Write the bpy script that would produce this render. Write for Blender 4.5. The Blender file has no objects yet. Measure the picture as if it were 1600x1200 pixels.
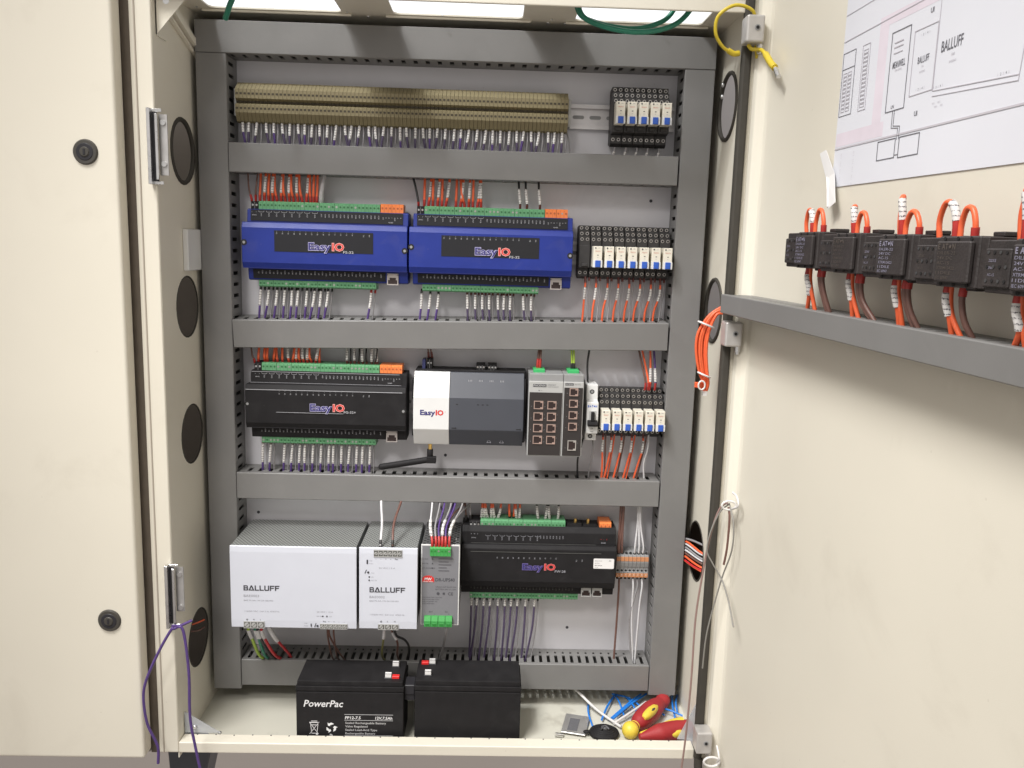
import bpy, bmesh, math, random
from mathutils import Matrix, Vector
random.seed(7)
R = math.radians
scene = bpy.context.scene
COL = scene.collection

# ------------------------------------------------------------------ camera
cam_d = bpy.data.cameras.new('camera'); cam = bpy.data.objects.new('camera', cam_d); COL.objects.link(cam)
cam_d.sensor_fit = 'HORIZONTAL'; cam_d.sensor_width = 36.0; cam_d.lens = 29.584
cam_d.clip_start = 0.02; cam_d.clip_end = 60
yaw, pit, rol = -0.0271, -0.1622, -0.0293
Rz = Matrix.Rotation(yaw, 3, 'Z'); Rx = Matrix.Rotation(pit, 3, 'X'); Ry = Matrix.Rotation(rol, 3, 'Y')
M3 = Rz @ Rx @ Ry
rt, fw, up = M3.col[0], M3.col[1], M3.col[2]
m4 = Matrix(((rt.x, up.x, -fw.x, .3768), (rt.y, up.y, -fw.y, -1.2873), (rt.z, up.z, -fw.z, .6901), (0, 0, 0, 1)))
cam.matrix_world = m4
cam_d.dof.use_dof = False
scene.camera = cam

# ------------------------------------------------------------------ room light
w = bpy.data.worlds.new('World'); scene.world = w; w.use_nodes = True
wn = w.node_tree; bg = wn.nodes['Background']; bg.inputs[1].default_value = 1.0
# plain room surround: warm and dim in front, brightness added behind so the roof openings show white
_tc = wn.nodes.new('ShaderNodeTexCoord'); _sx = wn.nodes.new('ShaderNodeSeparateXYZ'); wn.links.new(_tc.outputs['Generated'], _sx.inputs[0])
_mr = wn.nodes.new('ShaderNodeMapRange'); _mr.interpolation_type = 'SMOOTHSTEP'; _mr.inputs['From Min'].default_value = .35; _mr.inputs['From Max'].default_value = .80
wn.links.new(_sx.outputs['Y'], _mr.inputs['Value'])
_mx = wn.nodes.new('ShaderNodeMix'); _mx.data_type = 'RGBA'; wn.links.new(_mr.outputs[0], _mx.inputs[0])
_mx.inputs[6].default_value = (.62, .59, .56, 1); _mx.inputs[7].default_value = (1.25, 1.27, 1.30, 1)
wn.links.new(_mx.outputs[2], bg.inputs[0])

def area(name, loc, target, size, power, col, shape='DISK', size_y=None):
    d = bpy.data.lights.new(name, 'AREA'); d.shape = shape; d.size = size
    if size_y: d.size_y = size_y
    d.energy = power; d.color = col
    o = bpy.data.objects.new(name, d); COL.objects.link(o); o.location = loc
    o.rotation_euler = (Vector(target) - Vector(loc)).to_track_quat('-Z', 'Y').to_euler()
    return o
def spot(name, loc, target, cone, blend, rad, power, col):
    d = bpy.data.lights.new(name, 'SPOT'); d.spot_size = R(cone); d.spot_blend = blend; d.shadow_soft_size = rad
    d.energy = power; d.color = col
    o = bpy.data.objects.new(name, d); COL.objects.link(o); o.location = loc
    o.rotation_euler = (Vector(target) - Vector(loc)).to_track_quat('-Z', 'Y').to_euler()
    return o
spot('room_lamp', (-.25, -1.75, 1.75), (.42, -.15, .12), 46, 1.0, .20, 72, (1.0, .97, .93))
spot('ceiling_lamp', (-.45, -1.20, 2.40), (.45, -.42, .0), 55, 1.0, .40, 315, (1.0, .98, .96))
spot('overhead_lamp', (-.32, -.80, 2.35), (.33, -.07, 1.0), 30, .5, .045, 54, (.93, .97, 1.0))

vs = scene.view_settings
scene.display_settings.display_device = 'sRGB'
vs.view_transform = 'Standard'; vs.look = 'None'; vs.exposure = 0.0; vs.gamma = 1; vs.use_curve_mapping = False
try:
    scene.cycles.max_bounces = 8; scene.cycles.diffuse_bounces = 4
except Exception: pass

# ------------------------------------------------------------------ materials
def new_mat(name, col, rough=.5, metal=0.0, var=.06, vscale=30, bump=0.0, bscale=400, spec=.5, trans=0, alpha=1):
    m = bpy.data.materials.new(name); m.use_nodes = True
    nt = m.node_tree; b = nt.nodes['Principled BSDF']
    b.inputs['Base Color'].default_value = (*col, 1); b.inputs['Roughness'].default_value = rough
    b.inputs['Metallic'].default_value = metal; b.inputs['Specular IOR Level'].default_value = spec
    if trans: b.inputs['Transmission Weight'].default_value = trans
    if alpha < 1: b.inputs['Alpha'].default_value = alpha
    tc = nt.nodes.new('ShaderNodeTexCoord')
    if var:
        n = nt.nodes.new('ShaderNodeTexNoise'); n.inputs['Scale'].default_value = vscale; n.inputs['Detail'].default_value = 5
        nt.links.new(tc.outputs['Object'], n.inputs['Vector'])
        r = nt.nodes.new('ShaderNodeValToRGB')
        r.color_ramp.elements[0].position = .3; r.color_ramp.elements[1].position = .7
        r.color_ramp.elements[0].color = tuple(c * (1 - var) for c in col) + (1,)
        r.color_ramp.elements[1].color = tuple(min(1, c * (1 + var)) for c in col) + (1,)
        nt.links.new(n.outputs['Fac'], r.inputs[0]); nt.links.new(r.outputs[0], b.inputs['Base Color'])
        mr = nt.nodes.new('ShaderNodeMapRange'); mr.inputs['To Min'].default_value = max(0, rough - .06); mr.inputs['To Max'].default_value = min(1, rough + .08)
        nt.links.new(n.outputs['Fac'], mr.inputs['Value']); nt.links.new(mr.outputs[0], b.inputs['Roughness'])
    if bump:
        n2 = nt.nodes.new('ShaderNodeTexNoise'); n2.inputs['Scale'].default_value = bscale; n2.inputs['Detail'].default_value = 3
        nt.links.new(tc.outputs['Object'], n2.inputs['Vector'])
        bp = nt.nodes.new('ShaderNodeBump'); bp.inputs['Strength'].default_value = bump; bp.inputs['Distance'].default_value = .0006
        nt.links.new(n2.outputs['Fac'], bp.inputs['Height']); nt.links.new(bp.outputs[0], b.inputs['Normal'])
    return m

def grime(m, col, dark, scale, lo, hi):
    """irregular smudges of dirt mixed over the base colour"""
    nt = m.node_tree; b = nt.nodes['Principled BSDF']; tc = nt.nodes.new('ShaderNodeTexCoord')
    n = nt.nodes.new('ShaderNodeTexNoise'); n.inputs['Scale'].default_value = scale; n.inputs['Detail'].default_value = 8; n.inputs['Roughness'].default_value = .6
    nt.links.new(tc.outputs['Object'], n.inputs['Vector'])
    r = nt.nodes.new('ShaderNodeValToRGB'); r.color_ramp.elements[0].position = lo; r.color_ramp.elements[1].position = hi
    r.color_ramp.elements[0].color = (*dark, 1); r.color_ramp.elements[1].color = (*col, 1)
    nt.links.new(n.outputs['Fac'], r.inputs[0]); nt.links.new(r.outputs[0], b.inputs['Base Color'])
    return m

def perforated(name, col, hole, cell, thr, stretch=(1, 1, 1), metal=.6, rough=.45):
    m = new_mat(name, col, rough, metal, var=0)
    nt = m.node_tree; b = nt.nodes['Principled BSDF']; tc = nt.nodes.new('ShaderNodeTexCoord')
    mp = nt.nodes.new('ShaderNodeMapping'); mp.inputs['Scale'].default_value = stretch
    mp.inputs['Rotation'].default_value = (0, 0, R(45))
    nt.links.new(tc.outputs['Object'], mp.inputs['Vector'])
    v = nt.nodes.new('ShaderNodeTexVoronoi'); v.inputs['Scale'].default_value = 1 / cell; v.inputs['Randomness'].default_value = 0
    v.voronoi_dimensions = '2D'
    nt.links.new(mp.outputs[0], v.inputs['Vector'])
    r = nt.nodes.new('ShaderNodeValToRGB'); r.color_ramp.interpolation = 'CONSTANT'
    r.color_ramp.elements[0].color = (*hole, 1); r.color_ramp.elements[1].position = thr; r.color_ramp.elements[1].color = (*col, 1)
    nt.links.new(v.outputs['Distance'], r.inputs[0]); nt.links.new(r.outputs[0], b.inputs['Base Color'])
    r2 = nt.nodes.new('ShaderNodeMath'); r2.operation = 'GREATER_THAN'; r2.inputs[1].default_value = thr
    nt.links.new(v.outputs['Distance'], r2.inputs[0])
    mu = nt.nodes.new('ShaderNodeMath'); mu.operation = 'MULTIPLY'; mu.inputs[1].default_value = metal
    nt.links.new(r2.outputs[0], mu.inputs[0]); nt.links.new(mu.outputs[0], b.inputs['Metallic'])
    return m

def sleeve_mat():
    m = new_mat('marker_sleeve', (.78, .76, .72), .5, var=0)
    nt = m.node_tree; b = nt.nodes['Principled BSDF']; tc = nt.nodes.new('ShaderNodeTexCoord')
    wv = nt.nodes.new('ShaderNodeTexWave'); wv.bands_direction = 'Z'; wv.inputs['Scale'].default_value = 85
    wv.inputs['Distortion'].default_value = 1.5; wv.inputs['Detail'].default_value = 2; wv.inputs['Detail Scale'].default_value = 6
    n = nt.nodes.new('ShaderNodeTexNoise'); n.inputs['Scale'].default_value = 900
    nt.links.new(tc.outputs['Object'], wv.inputs['Vector']); nt.links.new(tc.outputs['Object'], n.inputs['Vector'])
    mu = nt.nodes.new('ShaderNodeMath'); mu.operation = 'MULTIPLY'
    nt.links.new(wv.outputs['Fac'], mu.inputs[0]); nt.links.new(n.outputs['Fac'], mu.inputs[1])
    r = nt.nodes.new('ShaderNodeValToRGB'); r.color_ramp.elements[0].color = (.66, .64, .62, 1); r.color_ramp.elements[0].position = .40
    r.color_ramp.elements[1].color = (.09, .08, .09, 1); r.color_ramp.elements[1].position = .52
    nt.links.new(mu.outputs[0], r.inputs[0]); nt.links.new(r.outputs[0], b.inputs['Base Color'])
    return m

CREAM = new_mat('cream_powder_coat', (.72, .68, .58), .42, var=.02, vscale=5, bump=.12, bscale=900)
PLATE = new_mat('zinc_white_plate', (.65, .64, .67), .5, .15, var=.05, vscale=9)
DUCT = new_mat('grey_pvc', (.190, .186, .181), .42, var=.03, vscale=20, bump=.08, bscale=700)
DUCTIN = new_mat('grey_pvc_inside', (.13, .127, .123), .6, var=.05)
RUBBER = new_mat('dark_rubber', (.045, .040, .032), .75, var=.1, vscale=60)
GAP = new_mat('brown_gasket', (.10, .08, .06), .8, var=.1, vscale=60)
BLACK = new_mat('black_plastic', (.018, .017, .018), .58, spec=.16, var=.12, vscale=50, bump=.1, bscale=1500)
BLACK2 = new_mat('charcoal_plastic', (.026, .025, .029), .45, spec=.35, var=.08, vscale=50)
HOLESHADE = new_mat('recess_shade', (.010, .009, .009), .8, var=0)  # near-black colour stands in for the shade inside holes and slots
BLUE = new_mat('blue_plastic', (.014, .030, .22), .45, spec=.35, var=.05, vscale=40, bump=.1, bscale=1500)
BLUED = new_mat('blue_plastic_step', (.014, .020, .16), .45, var=.04)
LABEL = new_mat('label_black', (.018, .018, .021), .6, var=.05, spec=.25)
GREEN = new_mat('green_terminal', (.12, .33, .16), .4, var=.08, vscale=90)
LGREEN = new_mat('bright_green_terminal', (.05, .31, .07), .45, var=.05)
ORANGET = new_mat('orange_terminal', (.80, .22, .06), .4, var=.05)
WHITE = new_mat('white_print', (.75, .75, .76), .5, var=0)
GREYP = new_mat('grey_print', (.38, .38, .40), .5, var=0)
INK = new_mat('dark_ink', (.045, .045, .055), .6, var=0)
INKL = new_mat('faint_ink', (.30, .30, .33), .6, var=0)
NAVY = new_mat('navy_print', (.035, .03, .16), .5, var=0)
HALO = new_mat('lilac_print', (.42, .40, .60), .5, var=0)
REDP = new_mat('red_print', (.62, .035, .03), .5, var=0)
REDH = new_mat('pale_red_print', (.85, .42, .38), .5, var=0)
WPLAS = new_mat('white_plastic', (.70, .70, .69), .35, var=.02)
PSUW = new_mat('cool_white_panel', (.62, .64, .71), .35, .0, var=.015)
PSUM = new_mat('galvanised_steel', (.28, .29, .29), .45, .5, var=.1, vscale=80)
PERF = perforated('perforated_steel', (.50, .52, .50), (.09, .09, .09), .0040, .33, (1, .75, 1))
PERFD = perforated('perforated_dark_steel', (.20, .20, .20), (.01, .01, .01), .0062, .36, (1, .8, 1), .5)
PERFB = perforated('vented_black', (.02, .02, .02), (.002, .002, .002), .006, .3, (1, 1, 1), 0)
MWGREY = new_mat('mid_grey_label', (.20, .20, .215), .45, var=.02)
STEEL = new_mat('bright_steel', (.70, .70, .70), .28, 1.0, var=.08, vscale=80)
ALU = new_mat('matt_aluminium', (.52, .51, .50), .4, .7, var=.08, vscale=90)
HINGE = new_mat('pale_hinge_metal', (.50, .48, .46), .38, .35, var=.06, vscale=90)
RAIL = new_mat('din_rail_zinc', (.62, .60, .60), .38, .45, var=.06, vscale=70)
BEIGE = new_mat('beige_terminal', (.190, .158, .085), .68, var=.07, vscale=120)
RELAYW = new_mat('cream_relay', (.72, .68, .58), .4, var=.02)
CLIPB = new_mat('blue_clip', (.03, .10, .45), .35, var=.04)
SOCKET = new_mat('relay_socket_black', (.030, .028, .028), .5, var=.15, vscale=90, bump=.2, bscale=900)
SCREW = new_mat('terminal_screw', (.45, .43, .41), .35, .8, var=.12, vscale=300)
GOLD = new_mat('gold_connector', (.75, .50, .16), .3, .9, var=0)
LGREY = new_mat('light_grey_plastic', (.42, .42, .41), .45, var=.04)
MGREY = new_mat('mid_grey_plastic', (.27, .27, .27), .45, var=.04)
SLATE = new_mat('slate_plastic', (.060, .064, .078), .42, var=.04, bump=.1, bscale=1500)
SWFACE = new_mat('switch_dark_face', (.034, .029, .028), .55, var=.04, spec=.3)
COPPER = new_mat('port_shield', (.50, .36, .31), .35, .5, var=.08, vscale=200)
PORTSH = new_mat('port_shield_silver', (.50, .47, .44), .35, .5, var=.08, vscale=200)
PORTIN = new_mat('port_recess', (.022, .010, .009), .6, var=0)
PURPLE = new_mat('violet_wire', (.085, .045, .19), .4, var=.1, vscale=200)
PURPD = new_mat('dark_violet_wire', (.075, .055, .11), .4, var=.1, vscale=200)
ORANGE = new_mat('orange_wire', (.78, .13, .045), .38, var=.06, vscale=200)
BROWN = new_mat('brown_wire', (.15, .075, .06), .42, var=.08, vscale=200)
GREYW = new_mat('grey_wire', (.27, .26, .265), .42, var=.06, vscale=200)
WHITEW = new_mat('white_wire', (.62, .61, .62), .42, var=.05, vscale=200)
BLACKW = new_mat('black_wire', (.02, .02, .022), .4, var=.1, vscale=200)
GREENW = new_mat('green_cable', (.02, .20, .125), .35, var=.08, vscale=60)
YELLOW = new_mat('yellow_wire', (.62, .47, .03), .4, var=.06, vscale=90)
YGREEN = new_mat('yellow_green_wire', (.36, .52, .06), .4, var=.1, vscale=90)
REDF = new_mat('red_ferrule', (.42, .03, .025), .4, var=.08, vscale=300)
BROWNF = new_mat('maroon_ferrule', (.13, .035, .03), .45, var=.08, vscale=300)
BLACKF = new_mat('black_ferrule', (.02, .018, .018), .45, var=.08, vscale=300)
REDW = new_mat('red_wire', (.5, .02, .03), .4, var=.05)
SLEEVE = sleeve_mat()
TIEW = new_mat('white_nylon', (.68, .66, .64), .35, var=.03)
TIEB = new_mat('blue_nylon', (.02, .20, .66), .3, var=.05, vscale=90)
PAPER = new_mat('paper', (.69, .70, .75), .75, var=.02, vscale=8)
PINK = new_mat('pink_highlighter', (.70, .635, .70), .75, var=.05, vscale=30)
TAPE = new_mat('white_tape', (.78, .77, .76), .5, var=.03)
TOOLR = new_mat('red_grip', (.33, .022, .025), .55, bump=.3, bscale=900, var=.05, vscale=60)
TOOLY = new_mat('yellow_grip', (.72, .54, .06), .45, var=.04, vscale=60)
CLEARP = new_mat('milky_plastic', (.55, .57, .60), .25, var=.02, alpha=.55)
TERMO = new_mat('dull_orange_terminal', (.55, .24, .11), .45, var=.06)
CONT = new_mat('contactor_black', (.032, .026, .025), .55, var=.25, vscale=70, bump=.6, bscale=500)
FLOORM = new_mat('taupe_floor', (.37, .32, .285), .7, var=.03, vscale=1.5)
def wear(m, amt, scale, dark):
    """fine smudges, dust specks and an orange-peel skin on painted or moulded sheet"""
    nt = m.node_tree; b = nt.nodes['Principled BSDF']; src = b.inputs['Base Color'].links[0].from_socket
    tc = nt.nodes.new('ShaderNodeTexCoord'); n = nt.nodes.new('ShaderNodeTexNoise'); n.inputs['Scale'].default_value = scale; n.inputs['Detail'].default_value = 9; n.inputs['Roughness'].default_value = .62; n.inputs['Distortion'].default_value = .6
    nt.links.new(tc.outputs['Object'], n.inputs['Vector'])
    r = nt.nodes.new('ShaderNodeMapRange'); r.inputs['From Min'].default_value = .56; r.inputs['From Max'].default_value = .80; r.inputs['To Max'].default_value = amt
    nt.links.new(n.outputs['Fac'], r.inputs['Value'])
    v = nt.nodes.new('ShaderNodeTexVoronoi'); v.inputs['Scale'].default_value = 26; nt.links.new(tc.outputs['Object'], v.inputs['Vector'])
    sp = nt.nodes.new('ShaderNodeMath'); sp.operation = 'LESS_THAN'; sp.inputs[1].default_value = .030; nt.links.new(v.outputs['Distance'], sp.inputs[0])
    sm = nt.nodes.new('ShaderNodeMath'); sm.operation = 'MULTIPLY'; sm.inputs[1].default_value = amt * .9; nt.links.new(sp.outputs[0], sm.inputs[0])
    ad = nt.nodes.new('ShaderNodeMath'); ad.operation = 'MAXIMUM'; nt.links.new(r.outputs[0], ad.inputs[0]); nt.links.new(sm.outputs[0], ad.inputs[1])
    mx = nt.nodes.new('ShaderNodeMix'); mx.data_type = 'RGBA'; nt.links.new(ad.outputs[0], mx.inputs[0]); nt.links.new(src, mx.inputs[6]); mx.inputs[7].default_value = (*dark, 1)
    nt.links.new(mx.outputs[2], b.inputs['Base Color'])
wear(CREAM, .22, 7, (.42, .37, .29)); wear(DUCT, .30, 22, (.25, .245, .235)); wear(PLATE, .25, 10, (.40, .38, .38)); wear(BLACK, .30, 30, (.05, .05, .05)); wear(BLUE, .25, 30, (.10, .10, .22))
PAN = grime(new_mat('cabinet_pan', (.56, .55, .48), .5, var=0), (.57, .555, .48), (.40, .38, .32), 14, .28, .42)

# ------------------------------------------------------------------ frames and builders
class Frame:
    def __init__(s, org=(0, 0, 0), ang=0.0):
        s.o = Vector(org); s.a = ang; s.m = Matrix.Rotation(ang, 3, 'Z')
    def pt(s, p): return s.o + s.m @ Vector(p)
CAB = Frame()
DOOR = Frame((.712, -.19, 0), R(-87))
_base = {}

def tag(o, label=None, cat=None, group=None, kind=None):
    if label: o['label'] = label
    if cat: o['category'] = cat
    if group: o['group'] = group
    if kind: o['kind'] = kind
    return o

def thing(name, label, cat, base=(0, 0, 0), frame=CAB, group=None, tilt=0):
    o = bpy.data.objects.new(name, None); COL.objects.link(o); o.empty_display_size = .02
    o.location = frame.pt(base); o.rotation_euler = (0, tilt, frame.a)
    _base[o.name] = Vector(base)
    return tag(o, label, cat, group)

_txt = {}
def glyphs(s, bold=0.0, res=2):
    key = (s, bold, res)
    if key in _txt: return _txt[key]
    c = bpy.data.curves.new('t', 'FONT'); c.body = s; c.size = 1.0; c.resolution_u = res; c.offset = bold
    c.align_x = 'LEFT'; c.fill_mode = 'FRONT'
    o = bpy.data.objects.new('t', c); me = o.to_mesh()
    vs_ = [v.co.copy() for v in me.vertices]; fs = [tuple(p.vertices) for p in me.polygons]
    o.to_mesh_clear(); bpy.data.objects.remove(o); bpy.data.curves.remove(c)
    if vs_:
        x0 = min(v.x for v in vs_); x1 = max(v.x for v in vs_)
    else: x0, x1 = 0, 1
    _txt[key] = (vs_, fs, x0, x1); return _txt[key]

class MB:
    def __init__(s): s.v = []; s.f = []; s.m = []; s.sm = []
    def add(s, vs_, fs, m=0, smooth=False):
        k = len(s.v); s.v += [tuple(v) for v in vs_]
        for f in fs: s.f.append(tuple(i + k for i in f)); s.m.append(m); s.sm.append(smooth)
        return s
    def box(s, x0, x1, y0, y1, z0, z1, m=0):
        if x0 > x1: x0, x1 = x1, x0
        if y0 > y1: y0, y1 = y1, y0
        if z0 > z1: z0, z1 = z1, z0
        return s.add([(x0, y0, z0), (x1, y0, z0), (x1, y1, z0), (x0, y1, z0), (x0, y0, z1), (x1, y0, z1), (x1, y1, z1), (x0, y1, z1)],
                     [(0, 3, 2, 1), (4, 5, 6, 7), (0, 1, 5, 4), (1, 2, 6, 5), (2, 3, 7, 6), (3, 0, 4, 7)], m)
    def prism_x(s, prof, x0, x1, m=0):          # profile (y,z)
        n = len(prof)
        vs_ = [(x0, y, z) for y, z in prof] + [(x1, y, z) for y, z in prof]
        fs = [(i, (i + 1) % n, n + (i + 1) % n, n + i) for i in range(n)] + [tuple(range(n))[::-1], tuple(range(n, 2 * n))]
        return s.add(vs_, fs, m)
    def prism_y(s, prof, y0, y1, m=0):          # profile (x,z)
        n = len(prof)
        vs_ = [(x, y0, z) for x, z in prof] + [(x, y1, z) for x, z in prof]
        fs = [(i, (i + 1) % n, n + (i + 1) % n, n + i) for i in range(n)] + [tuple(range(n))[::-1], tuple(range(n, 2 * n))]
        return s.add(vs_, fs, m)
    def prism_z(s, prof, z0, z1, m=0):          # profile (x,y)
        n = len(prof)
        vs_ = [(x, y, z0) for x, y in prof] + [(x, y, z1) for x, y in prof]
        fs = [(i, (i + 1) % n, n + (i + 1) % n, n + i) for i in range(n)] + [tuple(range(n))[::-1], tuple(range(n, 2 * n))]
        return s.add(vs_, fs, m)
    def cyl(s, c, ax, r, h, n=16, m=0, r2=None, smooth=True):
        c = Vector(c); ax = Vector(ax).normalized(); r2 = r if r2 is None else r2
        a = ax.orthogonal().normalized(); b = ax.cross(a)
        vs_ = []
        for k, (rr, hh) in enumerate(((r, 0), (r2, h))):
            for i in range(n):
                t = 2 * math.pi * i / n; vs_.append(c + ax * hh + (a * math.cos(t) + b * math.sin(t)) * rr)
        s.add(vs_, [(i, (i + 1) % n, n + (i + 1) % n, n + i) for i in range(n)], m, smooth)
        return s.add(vs_, [tuple(range(n))[::-1], tuple(range(n, 2 * n))], m)
    def tube(s, pts, r, n=8, m=0, sub=5, cap=True, closed=False, flat=1.0):
        P = smooth_path(pts, sub, closed) if sub > 1 else [Vector(p) for p in pts]
        rings = []; nrm = None; L = len(P)
        for i, p in enumerate(P):
            if closed: t = (P[(i + 1) % L] - P[i - 1])
            else: t = (P[min(i + 1, L - 1)] - P[max(i - 1, 0)])
            t.normalize()
            if nrm is None: nrm = t.orthogonal().normalized()
            nrm = (nrm - t * nrm.dot(t)); nrm.normalize(); b = t.cross(nrm)
            rr = r(i / (L - 1)) if callable(r) else r
            rings.append([p + (nrm * math.cos(2 * math.pi * k / n) * flat + b * math.sin(2 * math.pi * k / n)) * rr for k in range(n)])
        vs_ = [v for ring in rings for v in ring]; fs = []
        for i in range(L if closed else L - 1):
            j = (i + 1) % L
            for k in range(n): fs.append((i * n + k, i * n + (k + 1) % n, j * n + (k + 1) % n, j * n + k))
        s.add(vs_, fs, m, True)
        if cap and not closed: s.add(rings[0], [tuple(range(n))[::-1]], m); s.add(rings[-1], [tuple(range(n))], m)
        return s
    def sphere(s, c, r, n=14, m=0, sc=(1, 1, 1)):
        vs_ = []; fs = []; h = n // 2
        for i in range(h + 1):
            a = math.pi * i / h
            for k in range(n):
                b = 2 * math.pi * k / n
                vs_.append((c[0] + r * sc[0] * math.sin(a) * math.cos(b), c[1] + r * sc[1] * math.sin(a) * math.sin(b), c[2] + r * sc[2] * math.cos(a)))
        for i in range(h):
            for k in range(n): fs.append((i * n + k, (i + 1) * n + k, (i + 1) * n + (k + 1) % n, i * n + (k + 1) % n))
        return s.add(vs_, fs, m, True)
    def text(s, t, x, z, size, y, m=0, bold=0.0, align='l', rot=0, shear=0, sx=1.0, width=None, res=2):
        """flat lettering facing -y; size = height of capitals"""
        vs_, fs, x0, x1 = glyphs(t, bold, res)
        if not vs_: return s
        k = size / .70; kx = k * sx
        if width: kx = width / max(1e-6, (x1 - x0))
        off = {'l': x0, 'c': (x0 + x1) / 2, 'r': x1}[align]
        c, sn = math.cos(rot), math.sin(rot); out = []
        for v in vs_:
            a = (v.x - off) * kx + v.y * k * shear; b = v.y * k
            out.append((x + a * c - b * sn, y, z + a * sn + b * c))
        return s.add(out, fs, m)
    def line(s, x0, z0, x1, z1, wd, y, m=0, t=.0002):
        d = Vector((x1 - x0, z1 - z0)); L = d.length
        if L == 0: return s
        d /= L; p = Vector((-d.y, d.x)) * wd / 2; e = d * wd / 2
        a = Vector((x0, z0)) - e; b = Vector((x1, z1)) + e
        q = [a - p, b - p, b + p, a + p]
        return s.prism_y([(v.x, v.y) for v in q], y, y - t, m)
    def rect(s, x0, x1, z0, z1, wd, y, m=0):
        s.line(x0, z0, x1, z0, wd, y, m); s.line(x1, z0, x1, z1, wd, y - .00003, m); s.line(x1, z1, x0, z1, wd, y, m); return s.line(x0, z1, x0, z0, wd, y - .00003, m)
    def disc(s, x, z, r, y, m=0, n=12, t=.0003):
        return s.cyl((x, y, z), (0, -1, 0), r, t, n, m, smooth=False)
    def build(s, name, mats, parent=None, base=(0, 0, 0), frame=CAB, bevel=0.0, seg=1, smooth=False, rotx=None):
        if not isinstance(mats, (list, tuple)): mats = [mats]
        bo = _base[parent.name] if parent is not None else Vector(base)
        me = bpy.data.meshes.new(name)
        me.from_pydata([tuple(Vector(v) - bo) for v in s.v], [], s.f)
        for m in mats: me.materials.append(m)
        for p, mi, sm in zip(me.polygons, s.m, s.sm): p.material_index = mi; p.use_smooth = sm or smooth
        bm = bmesh.new(); bm.from_mesh(me)
        if bevel:
            bmesh.ops.remove_doubles(bm, verts=bm.verts, dist=1e-6)
            es = [e for e in bm.edges if len(e.link_faces) == 2 and e.calc_face_angle(0) > R(28)]
            bmesh.ops.bevel(bm, geom=es, offset=bevel, segments=seg, profile=.5, affect='EDGES', clamp_overlap=True)
        bmesh.ops.recalc_face_normals(bm, faces=bm.faces)
        bm.to_mesh(me); bm.free(); me.update()
        o = bpy.data.objects.new(name, me); COL.objects.link(o)
        if parent is not None: o.parent = parent; _base[o.name] = bo
        else: o.location = frame.pt(bo); o.rotation_euler = (0, 0, frame.a); _base[o.name] = bo
        return o

def smooth_path(pts, sub=5, closed=False):
    P = [Vector(p) for p in pts]
    if len(P) == 2 and not closed: return P
    out = []; n = len(P)
    rng = range(n) if closed else range(n - 1)
    for i in rng:
        p1, p2 = P[i], P[(i + 1) % n]
        p0 = P[i - 1] if (i > 0 or closed) else p1 * 2 - p2
        p3 = P[(i + 2) % n] if (i + 2 < n or closed) else p2 * 2 - p1
        for k in range(sub):
            t = k / sub
            out.append(.5 * ((2 * p1) + (-p0 + p2) * t + (2 * p0 - 5 * p1 + 4 * p2 - p3) * t * t + (-p0 + 3 * p1 - 3 * p2 + p3) * t ** 3))
    if not closed: out.append(P[-1])
    return out

def dup(root, base, label=None, frame=CAB, group=None):
    r = root.copy(); COL.objects.link(r); r.location = frame.pt(base); _base[r.name] = Vector(base)
    if label: r['label'] = label
    if group: r['group'] = group
    for ch in list(root.children):
        c = ch.copy(); COL.objects.link(c); c.parent = r
        for g in list(ch.children):
            d = g.copy(); COL.objects.link(d); d.parent = c
    return r

def sheet_holes(name, mats, outer, holes, to3, thick, parent):
    """sheet with real openings: loops in 2D, mapped by to3(a,b,depth)"""
    bm = bmesh.new()
    for loop in [outer] + holes:
        vv = [bm.verts.new(to3(a, b, 0)) for a, b in loop]
        for i in range(len(vv)): bm.edges.new((vv[i], vv[(i + 1) % len(vv)]))
    bmesh.ops.triangle_fill(bm, use_beauty=True, use_dissolve=False, edges=bm.edges[:])
    ex = bmesh.ops.extrude_face_region(bm, geom=bm.faces[:])
    d = Vector(to3(0, 0, thick)) - Vector(to3(0, 0, 0))
    bmesh.ops.translate(bm, vec=d, verts=[e for e in ex['geom'] if isinstance(e, bmesh.types.BMVert)])
    bmesh.ops.recalc_face_normals(bm, faces=bm.faces)
    bo = _base[parent.name]
    bmesh.ops.translate(bm, vec=-bo, verts=bm.verts)
    me = bpy.data.meshes.new(name); bm.to_mesh(me); bm.free()
    for m in mats: me.materials.append(m)
    o = bpy.data.objects.new(name, me); COL.objects.link(o); o.parent = parent; _base[o.name] = bo
    return o
def circ(a, b, r, n=40): return [(a + r * math.cos(2 * math.pi * i / n), b + r * math.sin(2 * math.pi * i / n)) for i in range(n)]
def rrect(a0, a1, b0, b1, r, n=5):
    out = []
    for cx, cy, s0 in ((a1 - r, b1 - r, 0), (a0 + r, b1 - r, 90), (a0 + r, b0 + r, 180), (a1 - r, b0 + r, 270)):
        for i in range(n + 1):
            t = R(s0 + 90 * i / n); out.append((cx + r * math.cos(t), cy + r * math.sin(t)))
    return out

# ------------------------------------------------------------------ setting: floor under everything
mb = MB(); mb.box(-6, 6, -4, 8, -1.32, -1.30)
tag(mb.build('floor', FLOORM, base=(0, 0, -1.3)), kind='structure')

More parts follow.
